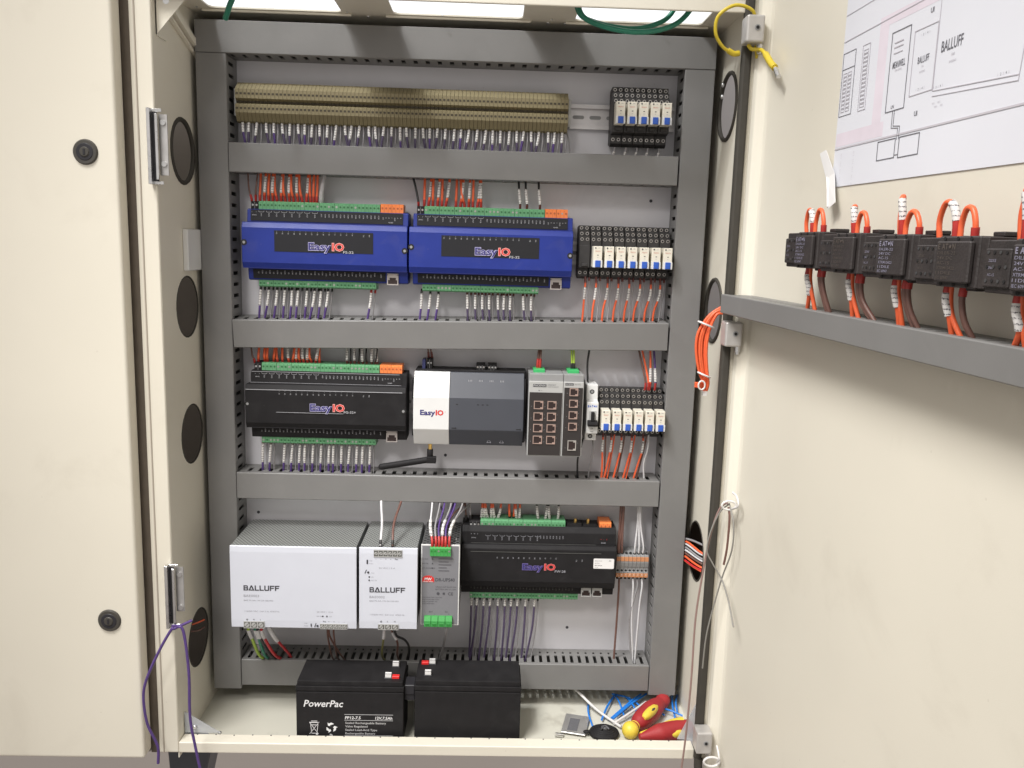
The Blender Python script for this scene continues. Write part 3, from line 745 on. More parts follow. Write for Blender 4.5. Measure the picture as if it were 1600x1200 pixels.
def easyio(x0, z0, body, step, name, label_txt, blue, lab, grp):
    W, H = .236, .102
    U = lambda p: x0 + (p - 377) / 260 * W
    V = lambda p: z0 + (445 - p) / 120 * H
    t = thing('controller', lab, 'controller', (x0, 0, z0), group=grp)
    mb = MB()
    mb.prism_x([(-.008, V(424)), (-.0580, V(424)), (-.0620, V(414)), (-.0620, V(356)), (-.0580, V(347)), (-.008, V(347))], U(377), U(637) - .0006)
    mb.prism_x([(-.008, V(444)), (-.040, V(445)), (-.0465, V(443)), (-.0490, V(423.5)), (-.008, V(423.5))], U(382), U(637) - .0006)
    mb.prism_x([(-.008, V(347.5)), (-.0490, V(347.5)), (-.0465, V(326)), (-.042, V(324.5)), (-.008, V(325))], U(382), U(637) - .0006)
    b = mb.build('housing', body, t, bevel=.0009, seg=2)
    mb = MB(); mb.box(U(377) + .0006, U(637) - .0012, -.0584, -.0560, V(423.8), V(421.5)); mb.box(U(383), U(637) - .0012, -.0500, -.0490, V(348.5), V(346))
    for (u, v) in ((380.5, 381), (632.5, 388)):
        mb.cyl((U(u), -.0620, V(v)), (0, -1, 0), .0043, .0004, 18, 1, smooth=False); mb.cyl((U(u), -.0624, V(v)), (0, -1, 0), .0020, .0002, 10, 2, smooth=False)
    mb.build('mounting_holes', [step, HOLESHADE, MGREY], t)
    # label areas (thin plates)
    Y1 = -.0496
    mb = MB()
    mb.prism_x([(-.0477, V(326)), (-.0497, V(344.5)), (-.0492, V(344.5)), (-.0472, V(326))], U(388), U(628))
    mb.prism_x([(-.0497, V(425.5)), (-.0472, V(441.5)), (-.0467, V(441.5)), (-.0492, V(425.5))], U(390), U(601))
    if blue: mb.box(U(428), U(583), -.0624, -.0619, V(395), V(360))
    mb.build('label_strip', LABEL if blue else body, t, bevel=.0001)
    mb = MB()
    # top legends
    ty = -.0502
    for i in range(8):
        c = 405.2 + i * 12
        mb.line(U(c - 3.5), V(330), U(c + 3.5), V(330), .0004, ty, 0); mb.line(U(c - 3.5), V(330), U(c - 4.3), V(328.2), .0004, ty, 0); mb.line(U(c + 3.5), V(330), U(c + 4.3), V(328.2), .0004, ty, 0)
        mb.text('DO%d' % (i + 1), U(c - 1.1), V(332), .0018, ty, 0, .01, rot=-math.pi / 2, sx=.9)
    for i in range(16): mb.text(('AO%d' % (i // 2 + 1)) if i % 2 == 0 else 'COM', U(498.5 + i * 6.02), V(330.5), .0018, ty, 0, .01, rot=-math.pi / 2, sx=.9)
    for i, s_ in enumerate(('AO', 'C', 'A', '+', 'GND', 'A', 'B')): mb.text(s_, U(596 + i * 4.6), V(333), .0016, ty, 0, .01, rot=-math.pi / 2)
    mb.text('RS485', U(609), V(342.5), .0018, ty, 0, .01, 'c'); mb.text('24VAC', U(394), V(336), .0016, ty, 0, .01, 'c')
    for i in (390.5, 397): mb.text('V', U(i), V(331), .0014, ty, 0, .0, 'c')
    for i in range(32): mb.text('U%d' % (i // 2 + 1) if i % 2 == 0 else 'COM', U(398.3 + i * 5.95), V(430 if i % 2 == 0 else 427), .0018, -.0502, 0, .01, rot=-math.pi / 2, sx=.9)
    mb.text('LAN', U(593), V(429), .0018, -.0502, 0, .01, rot=-math.pi / 2)
    y = -.0630
    for i in range(14): mb.text(('%d' % (i + 1)).rjust(2, '0'), U(431.2 + i * 9.1), V(363.5 if blue else 361), .0017, y, 0, .01, rot=-math.pi / 2); mb.disc(U(432.3 + i * 9.1), V(361.5 if blue else 358), .0003, y + .0003, 0, 6)
    for i in range(2): mb.text(('TX', 'RX')[i], U(567 + i * 9.2), V(363.5 if blue else 361), .0017, y, 0, .01, rot=-math.pi / 2)
    mb.text(label_txt, U(536), V(395.2 if blue else 394), .0034, y, 0, .02, width=.0148 if len(label_txt) < 6 else .0178)
    if not blue:
        mb.line(U(427), V(394.5), U(535), V(394.8), .0006, y, 0)
        mb.line(U(382), V(345.2), U(627), V(345.2), .0005, -.0502, 3); mb.line(U(378), V(355.6), U(630), V(355.6), .0009, -.0624, 3); mb.line(U(384), V(326.6), U(624), V(326.6), .0006, -.0482, 3)
    logo(mb, U(481), V(391), .0105, y, True, 1, 2, 0 if False else 4, 5, .0515)
    mb.build('printing', [GREYP if blue else WHITE if False else GREYP, NAVY, REDP, GREYP, HALO, REDH], t)
    # plug-in terminals
    plug('terminal_plug', U(387), U(399), V(327), V(312), 2, BLACK, t)
    for i in range(8): plug('terminal_plug', U(399 + i * 24), U(399 + (i + 1) * 24), V(327), V(311.5), 4, GREEN, t)
    for i in range(2): plug('terminal_plug', U(591.5 + i * 18.3), U(591.5 + (i + 1) * 18.3), V(327), V(310.5), 3, ORANGET, t)
    for i in range(8): plug('terminal_plug', U(397 + i * 23.5), U(397 + (i + 1) * 23.5), V(456), V(443), 4, GREEN, t, False)
    mb, tk = port(U(603.5), U(621.5), V(446.5), V(427), -.0500, t, ALU, True)
    mb.prism_y([(U(605), V(446)), (U(620), V(446)), (U(620), V(438)), (U(617.5), V(438)), (U(617.5), V(434)), (U(607.5), V(434)), (U(607.5), V(438)), (U(605), V(438))], -.0506, -.0504, 1)
    mb.box(U(605), U(620), -.0504, -.0503, V(438), V(428.5), 0)
    mb.build('network_port', [new_mat('tin_port', (.42, .38, .36), .4, .3, var=.04), PORTIN], t)
    return t
easyio(.0185, .6305, BLUE, BLUED, 'FS', 'FS-32', True, 'left blue controller with black label panel and green terminals', 'blue controllers')
easyio(.2565, .6305, BLUE, BLUED, 'FS', 'FS-32', True, 'right blue controller, next to the relay bank', 'blue controllers')
easyio(.0185, .3960, BLACK, BLACK2, 'FG', 'FG-32+', False, 'black controller with green terminals left of the white and grey unit', None)

# black controller in the bottom row
t = thing('controller', 'wide black controller with white sticker beside the grey power module', 'controller', (.3405, 0, .157))
x0, z0 = .3405, .157
U = lambda p: x0 + (p - 721.5) / 240 * .2365
V = lambda p: z0 + (932.5 - p) / 103 * .107
mb = MB()
mb.prism_x([(-.008, V(918)), (-.0580, V(918)), (-.0620, V(908)), (-.0620, V(858)), (-.0580, V(853)), (-.008, V(853))], U(721.5), U(962))
mb.prism_x([(-.008, V(932)), (-.046, V(932.5)), (-.0490, V(917.6)), (-.008, V(917.6))], U(721.5), U(962))
mb.prism_x([(-.008, V(853.4)), (-.0510, V(853.4)), (-.0500, V(836)), (-.044, V(828)), (-.008, V(828))], U(721.5), U(962))
mb.build('housing', BLACK, t, bevel=.0009, seg=2)
mb = MB(); y = -.0630
for i in range(12): mb.text(('%02d' % (i + 1)), U(776 + i * 8.3), V(870), .0020, y, 0, .01, rot=-math.pi / 2)
for i in range(2): mb.text(('TX', 'RX')[i], U(899 + i * 9), V(872), .0020, y, 0, .01, rot=-math.pi / 2)
for i in range(8):
    c = 762 + i * 11; mb.line(U(c - 3), V(842), U(c + 3), V(842), .0004, -.0512, 0); mb.line(U(c - 3), V(842), U(c - 4), V(840.5), .0004, -.0512, 0); mb.line(U(c + 3), V(842), U(c + 4), V(840.5), .0004, -.0512, 0)
    mb.text('DO%d' % (i + 1), U(c - 1), V(843.5), .0018, -.0512, 0, .01, rot=-math.pi / 2)
for i in range(9): mb.text('AO%d' % (i + 1), U(838 + i * 5), V(840), .0018, -.0514, 0, .01, rot=-math.pi / 2)
for i in range(3): mb.text('VNC'[i], U(735 + i * 5), V(840), .0018, -.0512, 0, .01)
mb.text('24VAC', U(736), V(846), .0018, -.0512, 0, .01)
for i in range(32): mb.text('U%d' % (i // 2 + 1) if i % 2 == 0 else 'COM', U(736.5 + i * 5.15), V(922 if i % 2 == 0 else 920), .0018, -.0502, 4, .01, rot=-math.pi / 2, sx=.9)
for i in range(3): mb.text('+-S'[i], U(938 + i * 4.5), V(845), .0018, -.0512, 2, .01)
mb.text('RS485', U(939), V(850.5), .0020, -.0512, 0, .01)
mb.text('FW-28', U(867), V(892.5), .0036, y, 0, .02, width=.0165)
logo(mb, U(816), V(889), .0098, y, True, 1, 2, 3, 5, .0515)
mb.line(U(736), V(862.5), U(938), V(862.5), .0007, y + .0006, 4); mb.line(U(736), V(852.5), U(930), V(852.5), .0005, -.0525, 4)
mb.build('printing', [INKL, NAVY, REDP, new_mat('dull_lilac', (.17, .13, .33), .5, var=0), new_mat('dim_print', (.10, .10, .095), .6, var=0), new_mat('dull_red_print', (.6, .2, .2), .5, var=0)], t)
mb = MB(); mb.prism_y(rrect(U(927), U(959), V(885.5), V(870), .0015, 3), -.0624, -.0619)
mb.text('MODEL FW-28', U(929), V(874), .0012, -.0626, 1); mb.text('24VAC/DC', U(929), V(877.5), .0011, -.0626, 1); mb.text('MAC 00:0C:80', U(929), V(881), .0013, -.0626, 1, .01); mb.text('SN 0128', U(929), V(884.5), .0011, -.0626, 1); mb.text('FW', U(951), V(874), .0016, -.0626, 1, .02)
mb.build('sticker', [TAPE, INK], t)
plug('terminal_plug', U(732), U(749.5), V(834), V(822), 3, BLACK, t)
for i in range(6): plug('terminal_plug', U(749.5 + i * 22.2), U(749.5 + (i + 1) * 22.2), V(834.5), V(819.5), 4, GREEN, t)
for i in range(7): plug('terminal_plug', U(735 + i * 24.6), U(735 + (i + 1) * 24.6), V(943.5), V(931.5), 5, GREEN, t, False)
plug('terminal_plug', U(936), U(955), V(834), V(820.5), 3, ORANGET, t)
for u in (899, 919):
    mb = MB(); mb.cyl((U(u), -.034, V(829)), (0, 0, 1), .0032, .004, 6, 0); mb.cyl((U(u), -.034, V(826)), (0, 0, 1), .0024, .008, 12, 0); mb.build('aerial_socket', GOLD, t)
mb = MB(); mb.box(U(885), U(908), -.042, -.02, V(830), V(824)); mb.box(U(911), U(932), -.042, -.02, V(830), V(825)); mb.build('socket_shroud', BLACK, t)
for u in (911, 928.5):
    mb, tk = port(U(u), U(u + 15.5), V(934), V(918), -.0505, t, ALU, True)
    mb.prism_y([(U(u + 1.5), V(933)), (U(u + 14), V(933)), (U(u + 14), V(927.5)), (U(u + 12), V(927.5)), (U(u + 12), V(924.5)), (U(u + 3.5), V(924.5)), (U(u + 3.5), V(927.5)), (U(u + 1.5), V(927.5))], -.0512, -.0510, 1)
    mb.box(U(u + 1), U(u + 14.5), -.0509, -.0508, V(933), V(919), 0)
    mb.build('network_port', [LGREY, PORTIN], t)

# white and slate controller in the third row
t = thing('controller', 'box shaped controller, white at the left and slate grey at the right', 'controller', (.2645, 0, .392))
z0, z1 = .3917, .5025
def wprof(d=0): return [(-.008, z0), (-.046 - d, z0 + .0005), (-.0620 - d, .4185), (-.0620 - d, .4665), (-.046 - d, z1), (-.008, z1)]
mb = MB(); mb.prism_x(wprof(.0012), .2650, .3180); mb.build('white_cover', WPLAS, t, bevel=.0008, seg=2)
mb = MB(); mb.prism_x(wprof(), .3182, .4285); mb.build('slate_cover', SLATE, t, bevel=.0008, seg=2)
mb = MB(); mb.box(.2660, .4315, -.040, -.006, z0 + .004, z1 + .003); mb.box(.4285, .4318, -.053, -.010, .40, .495); mb.box(.2618, .2650, -.045, -.010, .404, .43); mb.box(.2612, .2650, -.045, -.010, .46, .49)
mb.build('base', BLACK, t, bevel=.001)
mb = MB()
logo(mb, .2752, .4402, .0075, -.0635, False, 0, 1, 0, 0, .0352)
mb.text('.', .3118, .4450, .004, -.0635, 1, .03)
for i in range(4):
    x = .3475 + i * .0158
    for j in range(3): mb.box(x - .002 + j * .0022, x - .0012 + j * .0022, -.0516, -.0515, .4895, .4925, 2)
    mb.rect(x - .004, x + .0048, .4852, .4872, .0005, -.0524, 2)
for i in range(2): mb.line(.375 + i * .019, .3975, .378 + i * .019, .4025, .0005, -.0512, 3); mb.line(.381 + i * .019, .3975, .378 + i * .019, .4025, .0005, -.0512, 3); mb.line(.375 + i * .019, .3975, .381 + i * .019, .3975, .0005, -.0513, 3)
mb.build('printing', [NAVY, REDP, GREYP, INKL], t)
mb = MB()
for x in (.322, .418): mb.box(x, x + .007, -.0624, -.0618, .4205, .4215); mb.box(x + .006, x + .0066, -.0624, -.0618, .4195, .4225)
for x in (.328, .359, .366, .373): mb.box(x, x + .003, -.0623, -.0619, .4565, .4575)
mb.build('cover_slits', HOLESHADE, t)
plug('terminal_plug', .2820, .2905, z1 + .003, z1 + .018, 2, BLACK, t, y0=-.012, y1=-.034)
plug('terminal_plug', .3560, .3700, z1 + .001, z1 + .0115, 3, BLACK, t, y0=-.012, y1=-.036)
plug('terminal_plug', .3735, .3875, z1 + .001, z1 + .0115, 3, BLACK, t, y0=-.012, y1=-.036)
mb = MB(); mb.box(.2755, .2800, -.036, -.012, z1, z1 + .0165); mb.build('blue_plug', CLIPB if False else new_mat('navy_plug', (.03, .035, .12), .5, var=0), t)
# short black aerial below it
t = thing('aerial', 'short black stick aerial leaning left below the white controller', 'aerial', (.292, -.05, .36))
mb = MB(); mb.tube([(.2975, -.050, .3690), (.2890, -.050, .3690), (.2170, -.050, .3560)], lambda q: .0048 if q > .12 else .0040, 14, sub=1)
mb.sphere((.2170, -.050, .3560), .0048, 14); mb.build('rod', BLACK, t)
mb = MB(); mb.cyl((.2895, -.045, .3700), (0, 0, 1), .0046, .014, 14); mb.box(.2850, .2990, -.0545, -.0440, .3640, .3735); mb.build('elbow', BLACK, t, bevel=.0004)
mb = MB(); mb.cyl((.2895, -.045, .384), (0, 0, 1), .0030, .008, 12); mb.build('connector', GOLD, t)

# network switches
def switch(x0, x1, lab, ports, five):
    z0, z1 = .3850, .4970
    t = thing('network_switch', lab, 'network switch', (x0, 0, z0), group='grey network switches')
    mb = MB(); mb.box(x0, x1, -.0740, -.006, z0 + .001, z1 + .0105); mb.build('case', MGREY, t, bevel=.0008)
    mb = MB()
    hd = .0165 if not five else .0085
    mb.box(x0, x1, -.0762, -.0740, z0, z1); mb.build('front_bezel', LGREY, t, bevel=.0006)
    mb = MB(); mb.box(x0 + .0012, x1 - .0012, -.0767, -.0761, z0 + .0012, z1 - hd); mb.build('dark_face', SWFACE, t)
    for (a, b, c, d) in ports:
        mb = MB(); y = -.0768
        mb.box(a, b, y - .0012, y, c, c + .0011); mb.box(a, b, y - .0012, y, d - .0011, d); mb.box(a, a + .0012, y - .0012, y, c + .0011, d - .0011); mb.box(b - .0012, b, y - .0012, y, c + .0011, d - .0011)
        mb.box(a + .001, b - .001, y - .0003, y, c + .001, d - .001, 1)
        mb.box(b - .0042, b - .001, y - .0009, y - .0003, c + .001, c + .0028); mb.box(b - .0042, b - .001, y - .0009, y - .0003, d - .0030, d - .001)
        mb.build('network_port', [PORTSH if d < .415 and five else COPPER, PORTIN], t)
    mb = MB()
    mb.box(x0 + .006 if not five else x0 + .0022, x0 + .0255 if not five else x0 + .0145, -.0765, -.0762, z1 - .0085 if not five else z1 - .0052, z1 - .0042 if not five else z1 - .0020, 0)
    if not five:
        mb.text('PHOENIX', x0 + .0158, z1 - .0077, .0028, -.0767, 1, .02, 'c', width=.0180)
        mb.text('CONTACT', x0 + .0275, z1 - .0060, .0017, -.0764, 0, 0, width=.012); mb.text('FL SWITCH SFN 8TX', x0 + .0275, z1 - .0088, .0014, -.0764, 0, 0, width=.016)
        mb.disc(x0 + .0150, z1 - .0135, .0008, -.0763, 0); mb.text('US', x0 + .0175, z1 - .0140, .0012, -.0764, 0)
    else:
        mb.text('PHOENIX', x0 + .0083, z1 - .0046, .0016, -.0767, 1, .02, 'c', width=.0112); mb.text('SFN 5TX', x0 + .0160, z1 - .0044, .0013, -.0764, 0, 0, width=.009)
    for (a, b, c, d) in ports:
        for k in (.25, .75): mb.text('1' if k < .5 else '2', b + .0016, c + (d - c) * k - .0006, .0013, -.0768, 2)
        mb.text('X', a - .0040, c + .003, .0013, -.0768, 2)
    mb.build('printing', [INK, LGREY, INKL], t)
    mb = MB(); cx = (x0 + x1) / 2 - (.010 if not five else 0)
    mb.prism_y([(cx - .0075, z1 + .0030), (cx - .0020, z1 + .0030), (cx + .0000, z1 + .0060), (cx + .0085, z1 + .0060), (cx + .0085, z1 + .0150), (cx - .0085, z1 + .0150), (cx - .0080, z1 + .0060)], -.0600, -.030)
    mb.build('power_plug', LGREEN if False else new_mat('leaf_green_plug', (.05, .42, .13), .4, var=.04), t, bevel=.0004)
    return t
rows = [(.4558, .4680), (.4385, .4507), (.4212, .4334), (.4035, .4158)]
switch(.4345, .4848, 'wider network switch with eight ports in two columns', [(.4425, .4562, a, b) for a, b in rows] + [(.4624, .4755, a, b) for a, b in rows], False)
switch(.4853, .5150, 'narrower network switch with one column of five ports', [(.4942, .5068, a, b) for a, b in ((.4764, .4880), (.4592, .4708), (.4420, .4536), (.4248, .4364), (.3945, .4098))], True)

# circuit breaker
t = thing('circuit_breaker', 'slim white circuit breaker with black toggle beside the switches', 'circuit breaker', (.522, 0, .404))
mb = MB(); mb.prism_x([(-.008, .4050), (-.050, .4045), (-.050, .4170), (-.0640, .4178), (-.0640, .4650), (-.050, .4665), (-.050, .4895), (-.008, .4900)], .5222, .5395)
mb.build('case', WPLAS, t, bevel=.0008)
mb = MB()
for z in (.4110, .4790): mb.disc(.5305, z, .0034, -.0500, 0, 18); mb.disc(.5305, z, .0022, -.0504, 1, 12)
mb.build('clamp_screw', [HOLESHADE, MGREY], t)
mb = MB(); mb.box(.5262, .5360, -.0650, -.0640, .4330, .4525); mb.build('toggle_window', LGREY, t)
mb = MB(); mb.box(.5285, .5335, -.0700, -.0650, .4375, .4515); mb.prism_x([(-.0650, .4300), (-.0740, .4305), (-.0755, .4345), (-.0650, .4390)], .5235, .5385); mb.build('toggle', BLACK, t, bevel=.0006)
mb = MB(); [mb.text(c_, x_, .4578, .0034, -.0643, 0, .03, width=.0022) for c_, x_ in (('E', .5236), ('A', .5264), ('T', .5293), ('N', .5350))]; mb.disc(.5332, .4595, .0011, -.0641, 0)
mb.text('C6', .5308, .4250, .0020, -.0643, 1, .01, 'c'); mb.text('FAZ', .5308, .4205, .0016, -.0643, 1, 0, 'c')
mb.build('printing', [CLIPB, INK], t)

# ------------------------------------------------------------------ wires
def sub_path(P, t0, t1):
    L = [0]
    for a, b in zip(P, P[1:]): L.append(L[-1] + (b - a).length)
    T = L[-1]; out = []
    def at(d):
        for i in range(len(L) - 1):
            if d <= L[i + 1] + 1e-9:
                k = (d - L[i]) / max(1e-9, L[i + 1] - L[i]); return P[i].lerp(P[i + 1], k)
        return P[-1]
    n = 5
    return [at(T * (t0 + (t1 - t0) * i / n)) for i in range(n + 1)]
def wire(pts, r, mat_, label, group, sleeve=None, ferr=None, frame=CAB, name='control_wire', cat='wire', sr=.0021, sub=4, n=7):
    mb = MB(); P = smooth_path(pts, sub)
    mb.tube(P, r * 1.18, n, sub=1)
    o = mb.build(name, mat_, base=pts[-1], frame=frame)
    tag(o, label, cat, group)
    if sleeve:
        m = MB(); m.tube(sub_path(P, *sleeve), max(sr, r * 1.18 + .00035), 8, sub=1); m.build('marker_sleeve', SLEEVE, o)
    if ferr:
        m = MB(); m.tube(sub_path(P, ferr[1], ferr[2]), max(ferr[3] if len(ferr) > 3 else .0018, r * 1.18 + .0002), 7, sub=1); m.build('ferrule', ferr[0], o)
    return o
rj = lambda a: random.uniform(-a, a)

# row 1: beneath the beige terminals
for i in range(42):
    x = .0140 + i * .01121 + rj(.0014); dx = rj(.006)
    L = random.uniform(.36, .56)
    wire([(x, -.0330, .8560), (x + dx * .2, -.0345, .8420), (x + dx * .6, -.0335, .8300), (x + dx, -.030, .8150)], .0014, PURPD if i % 4 else PURPLE,
         'short dark violet wire with white marker hanging from the beige terminal row', 'marked wires below the beige terminals', sleeve=(.05, L), sr=.0018)
    if True:
        x2 = x + .0052; wire([(x2, -.031, .8560), (x2 + .0005, -.0325, .838), (x2 - .002, -.028, .8150)], .0009, GREYW,
             'thin grey wire between the marked wires below the beige terminals', 'thin grey wires below the beige terminals')
wire([(.480, -.020, .856), (.4835, -.026, .842), (.486, -.026, .818)], .0007, GREYW, 'lone thin grey wire below the right end of the beige terminal row', None)
for i, (x, xb) in enumerate(zip([.5520, .5685, .5845, .6005, .6170], [.545, .562, .577, .593, .612])):
    wire([(x - .002, -.0280, .8360), (x - .003, -.0300, .829), (xb - .002, -.030, .8140)], .0013, GREYW, 'pale wire with white marker below the upper right relay bank', 'wires below the upper right relay bank', sleeve=(.28, .80), sr=.0017)

# row 2: above blue controllers
def up_wires(xs, z0, z1, mat_, lab, grp, sl=(), fer=REDF, r=.0016, y=-.030, lean=.0045, yb=-.028, sl_rng=(.28, .72), alt=None):
    for i, x in enumerate(xs):
        dx = rj(lean) + (lean * .6 if i % 2 else -lean * .6)
        wire([(x, y, z0), (x + dx * .1, y - .002, z0 + .006), (x + dx * .6, y - .004 + rj(.003), (z0 + z1) / 2), (x + dx, yb, z1 + .010)], r, mat_ if not alt or i % 2 == 0 else alt, lab, grp,
             sleeve=sl_rng if i in sl else None, ferr=(fer, 0, .20))
up_wires([.0374, .0438, .0500, .0560, .0620, .0680, .0740, .0800, .0860, .0920, .0985, .1045, .1105], .7435, .7825, ORANGE, 'orange wire rising from the left blue controller', 'orange wires above the left blue controller', sl=(1, 3, 5, 7, 9, 11))
up_wires([.1150, .1195], .7435, .7825, ORANGE, 'orange wire beside a crumpled clear sleeve above the left blue controller', 'rightmost orange wires above the left blue controller')
wire([(.1255, -.030, .7435), (.127, -.034, .760), (.131, -.028, .792)], .0030, new_mat('cloudy_sleeve', (.55, .53, .54), .3, var=.1, vscale=200, alpha=.75), 'cloudy clear sleeving at the right of the orange wires', None, cat='sleeve')
up_wires([.0256, .0312], .7435, .7825, BROWN, 'brown wire at the left end of the left blue controller', 'brown wires above the left blue controller', r=.0010)
up_wires([.2753, .2815, .2880, .2945, .3010, .3065, .3213, .3278, .3340, .3400, .3460, .3526, .3580], .7435, .7825, ORANGE, 'orange wire rising from the right blue controller', 'orange wires above the right blue controller', sl=(1, 3, 5, 7, 9, 11, 12))
wire([(.2670, -.030, .7435), (.2665, -.034, .752), (.2620, -.030, .772), (.2560, -.028, .792)], .0014, BLACKW, 'dark wire curving up from the left end of the right blue controller', None, ferr=(REDF, 0, .15))
for x, f in ((.4150, YELLOW), (.4250, BROWNF), (.4440, BROWNF)):
    wire([(x, -.030, .7435), (x, -.034, .752), (x - .002, -.033, .768), (x - .0035, -.028, .792)], .0014, BLACKW, 'black wire with white marker near the orange terminals of the right blue controller', 'black wires above the right blue controller', sleeve=(.18, .60), ferr=(BROWNF, 0, .16))
# below blue controllers
def down_wires(xs, z0, z1, mat_, lab, grp, fer=BLACKF, r=.0014, y=-.030, lean=-.009, slv=(.13, .50), companion=True, yb=-.032, sr=.0020, comp_lab=None, comp_grp=None, xe=None):
    for i, x in enumerate(xs):
        dx = lean * random.uniform(.4, 1.2) if xe is None else xe[i] - x
        zz = (z0 + z1) / 2
        wire([(x, y, z0), (x + rj(.0006), y - .003, z0 - .006), (x + dx * .15, y - .006, zz), (x + dx, yb, z1 - .010)], r, mat_, lab, grp, sleeve=slv, ferr=(fer, 0, .15), sr=sr)
        if companion:
            x2 = x + .0058; wire([(x2, y + .002, z0), (x2 - .001, y - .002, zz + .006), (x2 + dx * .7, yb + .002, z1 - .010)], .0008, GREYW, comp_lab or lab, comp_grp or grp, ferr=(fer, 0, .13, .0016))
down_wires([.0362, .0483, .0604, .0715, .0827, .0911, .1041, .1153, .1247, .1349], .6235, .5733, PURPLE, 'violet wire with white marker below the left blue controller', 'violet wires below the left blue controller',
           comp_lab='thin clear wire below the left blue controller', comp_grp='thin clear wires below the left blue controller')
down_wires([.1985], .6230, .5733, PURPLE, 'violet wire with red ferrule below the right end of the left blue controller', None, fer=REDF, comp_lab='thin grey wire with red ferrule below the left blue controller', comp_grp=None)
down_wires([.2734, .2856, .2978], .6235, .5760, PURPLE, 'violet wire with white marker at the left below the right blue controller', 'left violet wires below the right blue controller', companion=False)
down_wires([.3410, .3523, .3626, .3730, .3861, .3946, .4040, .4238, .4351], .6235, .5790, PURPD, 'dark violet wire with maroon ferrule below the right blue controller', 'dark violet wires below the right blue controller', fer=BROWNF, lean=.004,
           comp_lab='thin grey wire with maroon ferrule below the right blue controller', comp_grp='thin grey wires below the right blue controller')
for i, (x, xb) in enumerate(zip([.5151, .5312, .5483, .5645, .5807, .5969, .6131, .6270], [.5139, .5282, .5436, .5598, .5761, .5905, .6068, .6200])):
    wire([(x, -.028, .652), (x + .0005, -.031, .640), (x - .0005, -.033, .622), (xb, -.032, .600), (xb - .001, -.030, .572)], .0014, ORANGE, 'orange wire with pale marker below the middle relay bank', 'orange wires below the middle relay bank', sleeve=(.24, .46), ferr=(BROWNF, 0, .16), sr=.0017)
    wire([(x + .0065, -.026, .652), (x + .0060, -.029, .630), (xb + .0065, -.030, .572)], .0011, GREYW, 'grey wire behind the orange ones below the middle relay bank', 'grey wires below the middle relay bank', ferr=(BROWNF, 0, .12))

# row 3: above
up_wires([.0309, .0403, .0440, .0534, .0590, .0666, .0760, .0815, .0870, .0925, .0980, .1035, .1095, .1155, .1215], .5065, .5330, ORANGE, 'orange wire rising from the black controller in the third row', 'orange wires above the third row black controller', sl=(6, 8, 10, 11, 13), lean=.004, sl_rng=(.25, .75))
up_wires([.0250], .5065, .5330, BROWN, 'brown wire at the left end above the third row black controller', None, r=.0011)
up_wires([.1627, .1680, .1740, .1800, .1863, .1920, .1995, .2050, .2080], .5065, .5330, BLACKW, 'black wire with maroon ferrule above the third row black controller', 'black wires above the third row black controller', sl=(0, 2, 4, 6, 8), fer=BROWNF, r=.0011, lean=.002, sl_rng=(.22, .70))
down_wires([.0356, .0471, .0682, .0797, .0912, .0988, .1113, .1238, .1353, .1421, .1546, .1661, .1776, .1863, .1979], .3920, .3434, PURPLE, 'violet wire with white marker below the third row black controller', 'violet wires below the third row black controller', fer=BROWNF, lean=-.003, slv=(.15, .62),
           comp_lab='thin grey wire below the third row black controller', comp_grp='thin grey wires below the third row black controller')
wire([(.2838, -.023, .5195), (.2838, -.025, .526), (.2820, -.026, .545)], .0010, BROWN, 'left brown wire entering the small black plug above the white controller', None, ferr=(BROWNF, 0, .4))
wire([(.2885, -.023, .5195), (.2885, -.025, .526), (.2845, -.026, .545)], .0010, BROWN, 'right brown wire entering the small black plug above the white controller', None, ferr=(BROWNF, 0, .4))
wire([(.4480, -.042, .5110), (.4480, -.043, .520), (.4500, -.036, .545)], .0014, BROWN, 'left brown wire with red end above the eight port switch', None, ferr=(REDF, 0, .42, .0022))
wire([(.4515, -.042, .5110), (.4515, -.043, .520), (.4530, -.036, .545)], .0014, BROWN, 'right brown wire with red end above the eight port switch', None, ferr=(REDF, 0, .42, .0022))
wire([(.4992, -.042, .5110), (.4992, -.043, .520), (.4975, -.036, .548)], .0013, YGREEN, 'left yellow green wire above the narrow switch', None, ferr=(BLACKF, 0, .25, .0022))
wire([(.5022, -.042, .5110), (.5022, -.043, .520), (.5015, -.036, .548)], .0013, YGREEN, 'right yellow green wire above the narrow switch', None, ferr=(BLACKF, 0, .25, .0022))
wire([(.5262, -.030, .4880), (.5245, -.036, .498), (.5235, -.034, .520), (.5270, -.030, .548)], .0014, BLACKW, 'black wire rising from the top of the white circuit breaker', None)
wire([(.5235, -.030, .4070), (.5190, -.036, .392), (.5150, -.034, .370), (.5165, -.030, .335)], .0013, BLACKW, 'black wire leaving the bottom of the circuit breaker at the left', None)
wire([(.5370, -.030, .4070), (.5375, -.034, .385), (.5330, -.033, .350), (.5330, -.030, .333)], .0010, GREYW, 'grey wire leaving the bottom of the circuit breaker at the right', None)
for i, (a, b, m_) in enumerate([(.6165, .6040, ORANGE), (.6190, .6180, ORANGE), (.6120, .5990, BROWN), (.6270, .6230, PURPLE)]):
    wire([(a, -.036, .4815), (a, -.040, .492), ((a * 2 + b) / 3, -.038, .512), (b, -.030, .548)], .0014, m_, ['left orange wire into the top of the third row relay bank', 'right orange wire into the top of the third row relay bank', 'brown wire into the top of the third row relay bank', 'violet wire with long white marker at the right of the third row relay bank'][i], None,
         sleeve=(.20, .50) if i in (1, 3) else None, ferr=(REDF, 0, .18))
